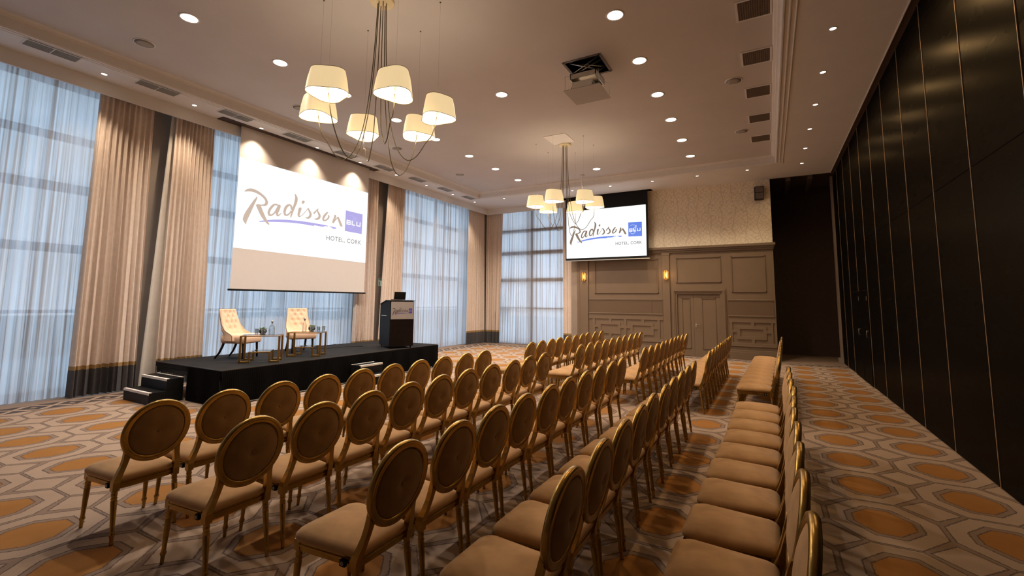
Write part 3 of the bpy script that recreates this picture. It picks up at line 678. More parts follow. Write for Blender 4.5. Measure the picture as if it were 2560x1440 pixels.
def chandelier(cx, cy, R, rots, label):
    e = empty('chandelier', (cx, cy, 0)); zb = 4.32
    b = MB(); b.lathe([(0.17, ZT), (0.17, ZT-0.025), (0.155, ZT-0.035), (0.02, ZT-0.036)], n=32); b.obj('ceiling_plate', M_plate, e)
    for i, a in enumerate((270, 210, 150, 90, 30, 330)):
        t = math.radians(a); x, y = R*math.cos(t), R*math.sin(t)
        shade(e, x, y, zb, rots[i], i)
        # looped flex: plate -> slack low point -> lamp holder
        f = lambda r, z: (r*math.cos(t), r*math.sin(t), z)
        low = 3.62+0.10*((i*7) % 3)
        pts = [f(0.06, ZT-0.03), f(0.075, 5.5), f(0.10, 5.0), f(0.14, 4.55), f(0.20, 4.15), f(0.30, low+0.14), f(0.43, low), f(0.56, low+0.06), f(0.68, low+0.25), f(0.77, 4.10), f(R, zb+0.06)]
        P = [Vector(p) for p in pts]; sm_ = []
        for k in range(len(P)-1):
            p0, p1, p2, p3 = P[max(k-1, 0)], P[k], P[k+1], P[min(k+2, len(P)-1)]
            for q in (0, .33, .66): sm_.append(0.5*((2*p1)+(p2-p0)*q+(2*p0-5*p1+4*p2-p3)*q*q+(3*p1-p0-3*p2+p3)*q**3))
        sm_.append(P[-1]); b = MB(); b.tube(sm_, 0.0065, 6); b.obj('flex', M_cable, e)
        b = MB(); b.tube([(x, y, zb+0.28), (x, y, ZT)], 0.0007, 4); b.lathe([(0.012, ZT), (0.012, ZT-0.01)], x, y, 8); b.obj('suspension_wire', M_cable, e)
        light('bulb', 'POINT', (x, y, zb-0.06), P_CHAND, (1.0, 0.72, 0.42), e, 0.09)
        light('bulb_up', 'SPOT', (x, y, zb+0.33), P_CHAND*0.6, (1.0, 0.76, 0.52), e, 0.08, math.radians(160), 1.0).rotation_euler = (PI, 0, 0)
    tag(e, label, 'chandelier', 'six-shade chandeliers')
chandelier(-4.64, 4.43, 0.83, (0.2, 1.3, 2.2, 0.7, 2.8, 1.7), 'near chandelier with six glowing cream shades on looping cables')
chandelier(-4.66, 11.22, 0.78, (0.5, 1.9, 0.9, 1.4, 0.1, 2.4), 'far chandelier with six glowing cream shades, in front of the small screen')
# ---- projector on its lift, lowered through a hatch
e = empty('projector_lift', (-2.70, 7.57, 0))
b = MB(); w, h = 0.335, 0.33
b.box(-w, w, -h, h, ZT+0.28, ZT+0.29)
for s in (-1, 1): b.box(s*w-0.01, s*w+0.01, -h, h, ZT-0.004, ZT+0.29); b.box(-w, w, s*h-0.01, s*h+0.01, ZT-0.004, ZT+0.29)
b.obj('hatch_box', M_black, e)
b = MB()
for s in (-1, 1):
    b.box(s*w-0.022, s*w+0.022, -h-0.02, h+0.02, ZT-0.01, ZT); b.box(-w, w, s*h-0.022, s*h+0.022, ZT-0.01, ZT)
b.obj('hatch_frame', M_grilled, e)
def bar(p, q, w_=0.014, d=0.006):
    return [p, q], w_
for sx_ in (-0.20, 0.20):
    for (y0, y1, z0, z1) in ((-0.27, 0.27, ZT+0.22, ZT+0.04), (0.27, -0.27, ZT+0.22, ZT+0.04), (-0.27, 0.20, ZT+0.04, 5.87), (0.27, -0.20, ZT+0.04, 5.87)):
        b = MB(); b.tube([(y0, sx_, z0), (y1, sx_, z1)], 0.014, 4); b.obj('scissor_arm', M_alu, e)
b = MB(); b.box(-0.24, 0.24, -0.24, 0.24, 5.845, 5.86)
b.box(-0.24, -0.225, -0.24, 0.24, 5.74, 5.86); b.box(0.225, 0.24, -0.24, 0.24, 5.74, 5.86); b.box(-0.24, 0.24, -0.24, -0.228, 5.76, 5.86); b.box(-0.24, 0.24, 0.228, 0.24, 5.76, 5.86)
b.obj('carriage', M_alu, e)
b = MB(); b.box(-0.335, 0.335, -0.33, 0.33, 5.52, 5.532); bevel(b.obj('cover_panel', mat('cover_panel_paint', (0.40, 0.37, 0.35), 0.7, var=0.02), e), 0.003)
for x, y in ((-0.31, -0.30), (0.31, -0.30), (0.31, 0.30), (-0.31, 0.30)):
    b = MB(); b.tube([(x, y, 5.53), (x, y, 5.80), (x*0.75, y*0.78, 5.82)], 0.004, 5); b.obj('hanger_rod', M_alu, e)
tag(e, 'open ceiling hatch with scissor lift and lowered cover panel', 'projector lift')
e = empty('projector', (-2.72, 7.52, 5.535))
b = MB(); b.box(-0.20, 0.17, -0.17, 0.19, 0.02, 0.17); bevel(b.obj('housing', mat('white_projector_plastic', (0.72, 0.64, 0.57), 0.4, var=0.02), e), 0.012, 3)
b = MB(); b.lathe([(0.045, 0), (0.05, 0.03), (0.038, 0.04), (0.03, 0.02)], n=16, T=lambda p: (-0.20-p[2], p[0]-0.05, 0.10+p[1])); b.obj('lens', M_black, e)
b = MB(); b.box(0.172, 0.176, -0.12, 0.12, 0.05, 0.13); b.obj('connector_plate', M_grilled, e)
b = MB(); b.box(-0.05, 0.05, -0.05, 0.05, 0.17, 0.225); b.obj('mount', M_alu, e)
tag(e, 'white projector riding on the ceiling lift', 'projector')
# second projector on a pole
e = empty('projector', (-5.32, 14.29, 0))
b = MB(); b.lathe([(0.09, ZT), (0.09, ZT-0.02), (0.03, ZT-0.05), (0.024, ZT-0.06), (0.024, 5.18)], n=16); b.obj('pole', M_white, e)
b = MB(); b.box(-0.19, 0.19, -0.15, 0.15, 5.02, 5.15); bevel(b.obj('housing', M_grille, e), 0.012, 3)
b = MB(); b.lathe([(0.04, 0), (0.045, 0.03), (0.03, 0.03)], n=14, T=lambda p: (p[0]-0.08, 0.15+p[2], 5.06+p[1])); b.obj('lens', M_black, e)
b = MB(); b.box(-0.07, 0.07, -0.07, 0.07, 5.15, 5.19); b.obj('mount', M_alu, e)
tag(e, 'small grey projector hanging on a white ceiling pole behind the far chandelier', 'projector')

# ================================================================== SCREENS AND THEIR LOGO
LOGO = json.loads(r'''{"Rleg":[[0.1212,0.6104],[0.1247,0.6022],[0.119,0.5622],[0.1072,0.5071],[0.0941,0.4378],[0.0843,0.388],[0.0746,0.3386],[0.0688,0.3085],[0.0656,0.2708],[0.0581,0.2877],[0.0458,0.3145],[0.0442,0.3365],[0.0501,0.3807],[0.0616,0.427],[0.0804,0.4905],[0.1013,0.5593]],"Rbowl":[[0.0422,0.6392],[0.0528,0.6606],[0.0657,0.676],[0.0809,0.6851],[0.1006,0.6845],[0.1249,0.674],[0.1499,0.6523],[0.1714,0.6274],[0.1847,0.6013],[0.1933,0.5709],[0.1918,0.5444],[0.1854,0.5272],[0.1754,0.5178],[0.1491,0.5116],[0.1609,0.4672],[0.1749,0.4203],[0.1888,0.3767],[0.2118,0.3169],[0.208,0.3091],[0.1943,0.3193],[0.182,0.3379],[0.1601,0.379],[0.1422,0.4245],[0.1171,0.507],[0.1207,0.517],[0.1264,0.5248],[0.1506,0.5253],[0.1645,0.5347],[0.1723,0.5463],[0.1757,0.5646],[0.1722,0.5832],[0.1598,0.6067],[0.1428,0.626],[0.1181,0.642],[0.102,0.6473],[0.0862,0.649],[0.0669,0.6448],[0.0518,0.6366],[0.0443,0.6329]],"under":[[0.1428,0.3316],[0.1494,0.3393],[0.1653,0.3484],[0.2058,0.3678],[0.2475,0.3839],[0.2818,0.3942],[0.3258,0.405],[0.3711,0.4123],[0.4177,0.4182],[0.456,0.4215],[0.4951,0.4232],[0.5352,0.4234],[0.5762,0.4236],[0.6129,0.4239],[0.645,0.4195],[0.6389,0.4102],[0.6134,0.4074],[0.6095,0.398],[0.5876,0.3937],[0.5669,0.3946],[0.5336,0.3968],[0.5264,0.3851],[0.4964,0.3849],[0.4475,0.3856],[0.4095,0.3835],[0.3723,0.3799],[0.327,0.3731],[0.2829,0.3634],[0.2401,0.354],[0.2066,0.345],[0.1658,0.3332],[0.1458,0.3266]],"dash":[[0.6547,0.4205],[0.6831,0.4189],[0.712,0.4149],[0.714,0.4051],[0.7033,0.3929],[0.684,0.3929],[0.6754,0.4024],[0.6643,0.4087]],"square":[[0.7912,0.673],[0.9516,0.6667],[0.95,0.3855],[0.7896,0.3904]],"~a1":[[[0.2652,0.56],[0.2622,0.5634],[0.2576,0.5678],[0.2523,0.5712],[0.2469,0.5721],[0.241,0.5713],[0.2345,0.5672],[0.2282,0.5605],[0.2223,0.5517],[0.2166,0.5412],[0.2109,0.5274],[0.2051,0.5114],[0.2002,0.4953],[0.1967,0.4796],[0.1945,0.4642],[0.1937,0.4493],[0.1951,0.4353],[0.1983,0.423],[0.2037,0.4138],[0.2112,0.4113],[0.2184,0.4145],[0.2251,0.4215],[0.2319,0.4313],[0.2387,0.4442],[0.2449,0.459],[0.2502,0.4764],[0.2548,0.4949],[0.2584,0.511],[0.2605,0.5238],[0.2615,0.5339],[0.262,0.5406]],[[0.2609,0.5458],[0.2575,0.5472],[0.253,0.5494],[0.2489,0.5501],[0.2454,0.5502],[0.2422,0.5496],[0.2394,0.5475],[0.2365,0.5423],[0.2331,0.5346],[0.2293,0.5245],[0.2242,0.5123],[0.219,0.4983],[0.2151,0.4852],[0.2124,0.4733],[0.2107,0.462],[0.2102,0.453],[0.2104,0.4453],[0.2114,0.4387],[0.2121,0.4359],[0.2128,0.4347],[0.2157,0.4347],[0.2198,0.4374],[0.2248,0.4448],[0.2306,0.4557],[0.2358,0.4682],[0.2407,0.4833],[0.2452,0.5005],[0.2489,0.5155],[0.2515,0.5267],[0.2532,0.5358],[0.2545,0.5421]]],"~a2":[[[0.2579,0.5582],[0.2584,0.5527],[0.259,0.5463],[0.2588,0.5402],[0.258,0.531],[0.2562,0.5179],[0.2542,0.5044],[0.2515,0.491],[0.2484,0.476],[0.2466,0.4596],[0.2487,0.4445],[0.2529,0.4329],[0.2591,0.4252],[0.2671,0.4275],[0.272,0.435],[0.276,0.4432],[0.2801,0.4533],[0.2842,0.4646],[0.2869,0.4728]],[[0.2744,0.571],[0.2758,0.5656],[0.2778,0.5558],[0.2786,0.5421],[0.2767,0.5271],[0.2741,0.5123],[0.2713,0.4979],[0.2683,0.4834],[0.2656,0.4705],[0.2645,0.4623],[0.2643,0.4558],[0.2652,0.4491],[0.265,0.4465],[0.2638,0.4456],[0.2666,0.4476],[0.2707,0.4522],[0.2754,0.4598],[0.2804,0.4693],[0.2842,0.4761]]],"~d1":[[[0.3635,0.5356],[0.3629,0.5463],[0.3617,0.5617],[0.3595,0.5762],[0.3554,0.5866],[0.3502,0.5944],[0.3436,0.5983],[0.3362,0.599],[0.3285,0.595],[0.321,0.5875],[0.3144,0.5759],[0.3082,0.5616],[0.3031,0.5452],[0.3001,0.5269],[0.2985,0.508],[0.2982,0.4908],[0.2998,0.4754],[0.3029,0.4616],[0.3081,0.4508],[0.3159,0.4465],[0.3236,0.4487],[0.3307,0.4542],[0.337,0.4626],[0.3426,0.4732],[0.3476,0.4847],[0.3518,0.498],[0.3552,0.5117],[0.3575,0.5211]],[[0.35,0.5295],[0.349,0.5397],[0.3477,0.5536],[0.3459,0.5641],[0.3441,0.5708],[0.342,0.5758],[0.3403,0.5781],[0.338,0.5759],[0.335,0.5717],[0.3319,0.5656],[0.328,0.5577],[0.324,0.5472],[0.321,0.5361],[0.3184,0.5233],[0.3166,0.5083],[0.3159,0.495],[0.3157,0.4838],[0.3165,0.4743],[0.3171,0.4696],[0.3184,0.4686],[0.3218,0.469],[0.3259,0.4714],[0.33,0.4765],[0.3346,0.4846],[0.3388,0.4937],[0.3429,0.5047],[0.3466,0.5171],[0.3493,0.5261]]],"~d2":[[[0.3691,0.7381],[0.3702,0.7309],[0.3721,0.7214],[0.3735,0.7113],[0.3745,0.7011],[0.3751,0.6906],[0.3747,0.6798],[0.3743,0.6674],[0.373,0.6527],[0.3711,0.6366],[0.3693,0.6188],[0.3666,0.5992],[0.3639,0.5791],[0.3611,0.5593],[0.3583,0.5395],[0.3557,0.5207],[0.3534,0.5028],[0.3512,0.4858],[0.3495,0.4707],[0.3489,0.4574],[0.3488,0.4466],[0.3491,0.4394]],[[0.3714,0.7414],[0.3751,0.7377],[0.3798,0.7312],[0.3845,0.723],[0.3885,0.7136],[0.3923,0.7022],[0.3951,0.6878],[0.3953,0.6708],[0.3944,0.6529],[0.3927,0.6341],[0.3891,0.6143],[0.3848,0.5942],[0.3806,0.5746],[0.3769,0.5551],[0.3732,0.5356],[0.3698,0.5171],[0.3665,0.4995],[0.3635,0.483],[0.3611,0.4688],[0.3591,0.4568],[0.3575,0.4466],[0.3563,0.4394]]],"~idot":[[[0.4347,0.6795],[0.4325,0.6756],[0.43,0.6702],[0.4274,0.6653],[0.4267,0.6578],[0.4255,0.6491],[0.4249,0.6426]],[[0.448,0.6742],[0.4482,0.6692],[0.4478,0.6619],[0.4468,0.6533],[0.4428,0.6457],[0.4386,0.6387],[0.4353,0.6342]]],"~i":[[[0.4065,0.5789],[0.4062,0.5759],[0.4058,0.5729],[0.4051,0.5679],[0.4045,0.5572],[0.4031,0.5426],[0.4019,0.5281],[0.401,0.5148],[0.4002,0.5013],[0.4001,0.4887],[0.4018,0.4778],[0.4047,0.4685],[0.4103,0.4626],[0.4166,0.4648],[0.4217,0.4709],[0.4267,0.4787],[0.4324,0.4877],[0.4386,0.4988],[0.4449,0.5111],[0.4511,0.5244],[0.4572,0.5389],[0.463,0.5534],[0.4692,0.5687],[0.4751,0.584],[0.4793,0.5947]],[[0.425,0.589],[0.426,0.5858],[0.4272,0.5791],[0.4275,0.5686],[0.4257,0.5552],[0.4234,0.5402],[0.4212,0.526],[0.4191,0.5129],[0.4172,0.501],[0.4161,0.492],[0.4153,0.4847],[0.415,0.4795],[0.4139,0.4779],[0.4145,0.4775],[0.4183,0.4803],[0.4233,0.4857],[0.4289,0.4938],[0.4351,0.5042],[0.4414,0.5157],[0.4473,0.5286],[0.4533,0.5429],[0.4591,0.5572],[0.4649,0.5726],[0.4705,0.588],[0.4744,0.5989]]],"~s1":[[[0.4723,0.5929],[0.4736,0.5857],[0.4759,0.5756],[0.4786,0.5644],[0.4824,0.5532],[0.4861,0.542],[0.4882,0.5323],[0.4887,0.5239],[0.4883,0.5159],[0.487,0.5093],[0.4853,0.5022],[0.4824,0.4946],[0.4799,0.4897],[0.4778,0.4859],[0.4737,0.4826],[0.4693,0.4799],[0.4657,0.4785],[0.4623,0.4781],[0.4597,0.4775]],[[0.4784,0.5997],[0.4814,0.5943],[0.4854,0.5862],[0.4897,0.5775],[0.4943,0.5682],[0.4997,0.5571],[0.5041,0.5446],[0.5064,0.531],[0.5069,0.5171],[0.5056,0.5028],[0.5014,0.489],[0.4957,0.4767],[0.4888,0.4666],[0.4807,0.4623],[0.4738,0.4623],[0.4683,0.4637],[0.4638,0.4657],[0.4603,0.4687],[0.4583,0.4712]]],"~s2a":[[[0.5262,0.5358],[0.5298,0.5437],[0.535,0.555],[0.54,0.5665],[0.5437,0.5778],[0.5469,0.5884],[0.5496,0.5966],[0.5533,0.5999],[0.5568,0.6016],[0.5596,0.6025]],[[0.5159,0.5489],[0.5199,0.5561],[0.5254,0.5665],[0.5306,0.5766],[0.5352,0.5856],[0.5399,0.5953],[0.5446,0.6036],[0.5485,0.6114],[0.5522,0.617],[0.5544,0.6209]]],"~s2":[[[0.5435,0.594],[0.5448,0.5863],[0.5471,0.5754],[0.55,0.5635],[0.5539,0.5516],[0.5579,0.5401],[0.56,0.5307],[0.5602,0.5237],[0.5594,0.5175],[0.558,0.5126],[0.5565,0.5074],[0.5537,0.5013],[0.5507,0.4964],[0.5475,0.4919],[0.543,0.488],[0.5388,0.4849],[0.5353,0.4834],[0.5318,0.483],[0.529,0.4825]],[[0.5509,0.6013],[0.5538,0.5951],[0.5576,0.5859],[0.5617,0.5765],[0.5665,0.5668],[0.5721,0.5556],[0.5766,0.543],[0.5786,0.5294],[0.5785,0.5159],[0.5765,0.5025],[0.5714,0.4905],[0.5652,0.4807],[0.5584,0.4731],[0.551,0.4693],[0.5441,0.4681],[0.5382,0.4684],[0.5333,0.4703],[0.5296,0.4734],[0.5275,0.4761]]],"~o":[[[0.6362,0.6014],[0.6325,0.5996],[0.6271,0.5954],[0.6207,0.5879],[0.6141,0.5763],[0.6069,0.5623],[0.6004,0.5474],[0.5962,0.5314],[0.593,0.5153],[0.5915,0.5003],[0.5926,0.487],[0.5963,0.4762],[0.6031,0.4697],[0.6112,0.4697],[0.6194,0.474],[0.627,0.4808],[0.6343,0.49],[0.6411,0.5013],[0.6466,0.5129],[0.6499,0.5247],[0.6514,0.5359],[0.6517,0.5464],[0.6492,0.5557],[0.6459,0.5626],[0.6432,0.5665]],[[0.6401,0.5922],[0.638,0.5871],[0.6351,0.5808],[0.632,0.5728],[0.6272,0.5617],[0.6218,0.5482],[0.6176,0.5352],[0.6134,0.5229],[0.6099,0.5106],[0.6081,0.5015],[0.6078,0.4959],[0.6083,0.4922],[0.6084,0.4907],[0.6107,0.4907],[0.6158,0.493],[0.621,0.4971],[0.626,0.5041],[0.6312,0.5135],[0.6349,0.5221],[0.6368,0.5288],[0.6376,0.5356],[0.6378,0.5416],[0.6382,0.548],[0.6377,0.5552],[0.6374,0.561]]],"~n1":[[[0.6892,0.5727],[0.6911,0.5685],[0.6923,0.5647],[0.6901,0.5642],[0.6899,0.5599],[0.6885,0.5487],[0.6865,0.5363],[0.6837,0.5232],[0.68,0.5085],[0.6772,0.4939],[0.6767,0.4809],[0.6775,0.471],[0.6783,0.4649]],[[0.691,0.5812],[0.6948,0.5836],[0.7014,0.584],[0.7084,0.5748],[0.7081,0.56],[0.7059,0.5458],[0.7032,0.5315],[0.6996,0.5167],[0.6957,0.5024],[0.6931,0.4913],[0.692,0.4831],[0.6917,0.4752],[0.6914,0.4691]]],"~n2":[[[0.6894,0.466],[0.6936,0.4778],[0.6998,0.4947],[0.7061,0.5111],[0.713,0.527],[0.7203,0.5429],[0.7254,0.5541]],[[0.6802,0.4731],[0.6847,0.4848],[0.6912,0.5016],[0.6981,0.5183],[0.7055,0.5345],[0.7131,0.5503],[0.7185,0.5612]]],"~n3":[[[0.7167,0.559],[0.718,0.5487],[0.7206,0.5345],[0.7233,0.5197],[0.7276,0.5063],[0.732,0.4926],[0.7358,0.4804],[0.7386,0.4701],[0.741,0.4603],[0.7442,0.4504],[0.75,0.4435],[0.7555,0.439],[0.7595,0.4369]],[[0.7269,0.5682],[0.731,0.5604],[0.7363,0.5486],[0.7418,0.5365],[0.746,0.5233],[0.7504,0.5095],[0.7545,0.4968],[0.7578,0.486],[0.7604,0.4772],[0.7627,0.4709],[0.7642,0.4636],[0.7665,0.4562],[0.7679,0.4502]]]}''')
def logo(parent, fn, mats, thick=0.0015, full=True):
    """fn(u, v, d) maps image coordinates to space, d = distance in front"""
    def poly(pts, m, d=0.0, nm='lettering'):
        b = MB(); n = len(pts)
        me_pts = [fn(u, v, d+thick) for u, v in pts]
        import mathutils
        tris = mathutils.geometry.tessellate_polygon([[Vector((u, v, 0)) for u, v in pts]])
        b.add(me_pts, [tuple(t) for t in tris]); return b.obj(nm, m, parent)
    mt, mp, mg, ml = mats
    poly(LOGO['Rleg'], mt, 0.0008); poly(LOGO['Rbowl'], mt, 0.0012)
    poly(LOGO['under'], mp, 0.0, 'underline_stroke'); poly(LOGO['dash'], mp, 0.0, 'underline_stroke')
    for k, (a, c) in [(k, v) for k, v in LOGO.items() if k[0] == '~']:
        b = MB(); n = len(a); vs = [fn(u, v, thick+0.0004) for u, v in a]+[fn(u, v, thick+0.0004) for u, v in c]
        b.add(vs, [(i, i+1, n+i+1, n+i) for i in range(n-1)]); b.obj('lettering', mt, parent)
    poly([(0.790, 0.390), (0.951, 0.386), (0.952, 0.668), (0.791, 0.674)], mp, 0.0, 'blue_square')
    # faint script flourish and capitals BLU in the square
    b = MB()
    def stroke(pts, w, d, mm):
        q = MB(); P = [Vector((u, v)) for u, v in pts]; vs1, vs2 = [], []
        for i, p in enumerate(P):
            t = (P[min(i+1, len(P)-1)]-P[max(i-1, 0)]); t = Vector((t.x*1.85, t.y)); t.normalize(); nn = Vector((-t.y/1.85, t.x))
            vs1.append(fn(p.x+nn.x*w/2, p.y+nn.y*w/2, d)); vs2.append(fn(p.x-nn.x*w/2, p.y-nn.y*w/2, d))
        n = len(P); q.add(vs1+vs2, [(i, i+1, n+i+1, n+i) for i in range(n-1)]); q.obj('lettering', mm, parent)
    cu, cv = 0.845, 0.53
    loop = [(cu+0.028*math.cos(t)*(1+0.2*math.sin(t)), cv+0.055+0.035*math.sin(t)) for t in np.linspace(2.6, -1.6, 12)]
    loop += [(cu+0.028*math.cos(t)-0.003, cv-0.045+0.045*math.sin(t)) for t in np.linspace(1.5, -2.8, 12)]
    stroke(loop, 0.005, 0.0022, ml)
    stroke([(0.862, 0.48), (0.872, 0.55), (0.884, 0.61), (0.889, 0.60), (0.877, 0.52), (0.868, 0.46)], 0.005, 0.0022, ml)
    W_ = 0.013
    def rectl(u0, u1, v0, v1): poly([(u0, v0), (u1, v0), (u1, v1), (u0, v1)], MW, 0.0018)
    MW = mats[0] if False else (M_imgw if full else M_sign)
    y0, y1 = 0.485, 0.548; t, s = 0.008, 0.0135
    # B
    rectl(.802, .802+t, y0, y1); rectl(.802, .836, y1-s, y1); rectl(.802, .836, y0, y0+s); rectl(.802, .836, (y0+y1)/2-s/2, (y0+y1)/2+s/2)
    rectl(.832, .839, (y0+y1)/2+s*.3, y1-s*.25); rectl(.834, .841, y0+s*.25, (y0+y1)/2-s*.3)
    # L
    rectl(.850, .850+t, y0, y1); rectl(.850, .884, y0, y0+s)
    # U
    rectl(.895, .895+t, y0+s*.3, y1); rectl(.926, .926+t, y0+s*.3, y1); rectl(.898, .931, y0, y0+s)
    if full:
        cu_ = bpy.data.curves.new('t', 'FONT'); cu_.body = 'HOTEL, CORK'; cu_.size = 1; cu_.space_character = 1.12; cu_.offset = 0.012
        to = bpy.data.objects.new('t', cu_); COL.objects.link(to); dg = bpy.context.evaluated_depsgraph_get(); dg.update()
        me = bpy.data.meshes.new_from_object(to.evaluated_get(dg)); xs = [v.co.x for v in me.vertices]; ys = [v.co.y for v in me.vertices]
        cap = 0.70; x0, x1 = min(xs), max(xs)
        ref = [v.co.y for v in me.vertices if v.co.y >= -0.01]; ymax = max(ref)
        for vtx in me.vertices:
            u = 0.635+(vtx.co.x-x0)/(x1-x0)*(0.948-0.635); v_ = 0.236+vtx.co.y/ymax*0.058
            vtx.co = fn(u, v_, 0.0015)
        bpy.data.objects.remove(to); me.materials.clear(); me.materials.append(mg)
        o = bpy.data.objects.new('lettering', me); COL.objects.link(o); o.parent = parent
# big screen
e = empty('projection_screen', (-10.64, 7.925, 0)); X0 = 0.0
b = MB(); b.box(-0.004, 0.0, -1.986, 1.986, 2.02, ZS+0.28); b.obj('screen_fabric', M_screen, e)
b = MB(); b.tube([(-0.002, -2.027, 2.003), (-0.002, 2.027, 2.003)], 0.022, 8); b.obj('bottom_bar', M_black, e)
b = MB(); b.add([(0.002, -1.981, 2.965), (0.002, 1.981, 2.915), (0.002, 1.981, 5.083), (0.002, -1.981, 5.103)], [(0, 1, 2, 3)]); img = b.obj('projected_image', M_imgw, e)
logo(img, lambda u, v, d: (0.003+d*1.5, -1.986+3.972*u, 2.945+2.148*v), (M_imgt, M_imgp, M_imgg, M_imgl))
tag(e, 'big projection screen above the stage showing the taupe and lilac hotel logo', 'screen')
b = MB(); x0, x1, y0, y1 = slot
HT = lambda p: (p[0]+10.64, p[1]-7.925, p[2])
class HB(MB):
    def box(s, *a): return MB.box(s, *a, T=HT)
b = HB()
b.box(x0, x1, y0, y1, ZS+0.28, ZS+0.30); b.box(x0-0.01, x0, y0, y1, ZS, ZS+0.3); b.box(x1, x1+0.01, y0, y1, ZS+0.0, ZS+0.3); b.box(x0, x1, y0-0.01, y0, ZS, ZS+0.3); b.box(x0, x1, y1, y1+0.01, ZS, ZS+0.3)
b.obj('slot_housing', M_dark, e)
b = HB(); b.box(-10.625, x1, y0, y1, ZS-0.006, ZS+0.004); b.box(x0, -10.625, y0, 5.93, ZS-0.006, ZS+0.004); b.box(x0, -10.625, 9.92, y1, ZS-0.006, ZS+0.004); b.obj('closure_plate', mat('dark_brown_closure', (0.060, 0.034, 0.026), 0.5, var=0.1), e)
# small screen
e = empty('projection_screen', (-5.26, 16.5, 0))
b = MB(); b.box(-1.57, 1.60, 0.0, 0.006, 3.37, 5.95); b.obj('screen_fabric', M_black, e)
b = MB(); b.box(-1.60, 1.64, -0.02, 0.02, 3.355, 3.39); b.obj('bottom_bar', M_alu, e)
b = MB(); b.add([(-1.53, -0.002, 3.47), (1.53, -0.002, 3.47), (1.53, -0.002, 5.32), (-1.53, -0.002, 5.31)], [(0, 1, 2, 3)]); img = b.obj('projected_image', M_imgw, e)
logo(img, lambda u, v, d: (-1.53+3.06*u, -0.003-d*1.5, 3.47+1.84*v), (M_imgt2, M_imgp2, M_imgg2, M_imgw))
tag(e, 'smaller black-bordered projection screen on the far wall showing the blue and taupe hotel logo', 'screen')
b = MB(); b.box(-6.95, -3.55, YB-0.42, YB-0.40, ZS, ZS+0.3); b.box(-6.95, -3.55, YB-0.14, YB-0.12, ZS, ZS+0.3); b.box(-6.95, -3.55, YB-0.42, YB-0.12, ZS+0.28, ZS+0.3)
b.box(-6.98, -6.95, YB-0.42, YB-0.12, ZS-0.01, ZS+0.3); b.box(-3.55, -3.52, YB-0.42, YB-0.12, ZS-0.01, ZS+0.3)
tag(b.obj('screen_slot_housing', M_black), 'black slot in the far soffit holding the smaller screen', 'screen housing')

# ================================================================== WALL FITTINGS
def sconce(x, label):
    e = empty('wall_sconce', (x, YB-0.05, 2.78))
    b = MB(); b.box(-0.055, 0.055, -0.02, 0, -0.11, 0.11); b.obj('back_plate', M_brass, e)
    gl = emis('amber_glow', (1.0, 0.42, 0.06), 1.0) if 'amber_glow' not in MATS else MATS['amber_glow']
    for k in range(7):
        t = -PI/2+PI*(k+0.5)/7; h = 0.165 if k in (2, 3, 4) else 0.125
        cx_, cy_ = 0.07*math.sin(t), -0.02-0.055*math.cos(t)
        b = MB(); b.lathe([(0.011, -h), (0.012, -h+0.01), (0.012, h-0.01), (0.011, h)], cx_, cy_, 8); b.obj('brass_rod', M_brass if k in (3,) else gl, e)
    b = MB(); b.lathe([(0.015, -0.09), (0.02, -0.06), (0.02, 0.06), (0.015, 0.09)], 0.0, -0.035, 8); b.obj('lamp', emis('sconce_bulb', (1.0, 0.75, 0.35), 6) if 'sconce_bulb' not in MATS else MATS['sconce_bulb'], e)
    light('sconce_light', 'POINT', (0, -0.16, 0), P_SCONCE, (1.0, 0.6, 0.25), e, 0.05)
    tag(e, label, 'wall light', 'glowing brass wall sconces')
sconce(-6.19, 'glowing brass tube wall sconce on the left pilaster below the small screen')
sconce(-3.14, 'glowing brass tube wall sconce on the pilaster left of the double door')
e = empty('wall_loudspeaker', (-0.15, YB-0.13, 5.38), 0.12)
b = MB(); b.box(-0.13, 0.13, -0.13, 0.09, -0.215, 0.215); bevel(b.obj('cabinet', M_black, e), 0.01)
b = MB(); b.box(-0.115, 0.115, -0.136, -0.13, -0.2, 0.0); b.box(-0.115, 0.115, -0.136, -0.13, 0.02, 0.2); b.obj('grille', M_grilled, e)
b = MB(); b.box(-0.04, 0.04, 0.09, 0.13, -0.06, 0.06); b.obj('bracket', M_black, e)
tag(e, 'small black loudspeaker mounted high on the vine wallpaper', 'speaker')
# exit sign on the middle pier
e = empty('exit_sign', (XL+0.25, 11.20, 2.38), 0.0)
b = MB(); b.box(0.0, 0.02, -0.17, 0.06, -0.12, 0.12); b.obj('plate', M_signw, e)
b = MB(); b.box(0.02, 0.023, -0.165, 0.055, 0.065, 0.11); b.box(0.02, 0.023, -0.165, -0.13, -0.11, 0.03); b.box(0.02, 0.023, -0.03, 0.055, -0.11, 0.03); b.obj('green_pictogram', M_green, e)
tag(e, 'small green and white emergency exit sign on the pier behind the lectern', 'sign')
# ================================================================== STAGE
SX0_, SX1_, SY0, SY1, SZ = -10.25, -8.02, 4.44, 10.20, 0.60
e = empty('stage', ((SX0_+SX1_)/2, (SY0+SY1)/2, 0)); ox, oy = e.location.x, e.location.y
nx_, ny_ = 2, 3
for i in range(nx_):
    for j in range(ny_):
        b = MB(); w, h = (SX1_-SX0_)/nx_, (SY1-SY0)/ny_
        b.box(SX0_+i*w-ox+0.003, SX0_+(i+1)*w-ox-0.003, SY0+j*h-oy+0.003, SY0+(j+1)*h-oy-0.003, SZ-0.09, SZ); bevel(b.obj('deck', M_stage, e), 0.004)
b = MB(); b.box(SX1_-ox, SX1_-ox+0.006, SY0-oy, SY1-oy, SZ-0.012, SZ+0.001); b.box(SX0_-ox, SX1_-ox, SY0-oy-0.006, SY0-oy, SZ-0.012, SZ+0.001); b.box(SX0_-ox, SX1_-ox, SY1-oy, SY1-oy+0.006, SZ-0.012, SZ+0.001)
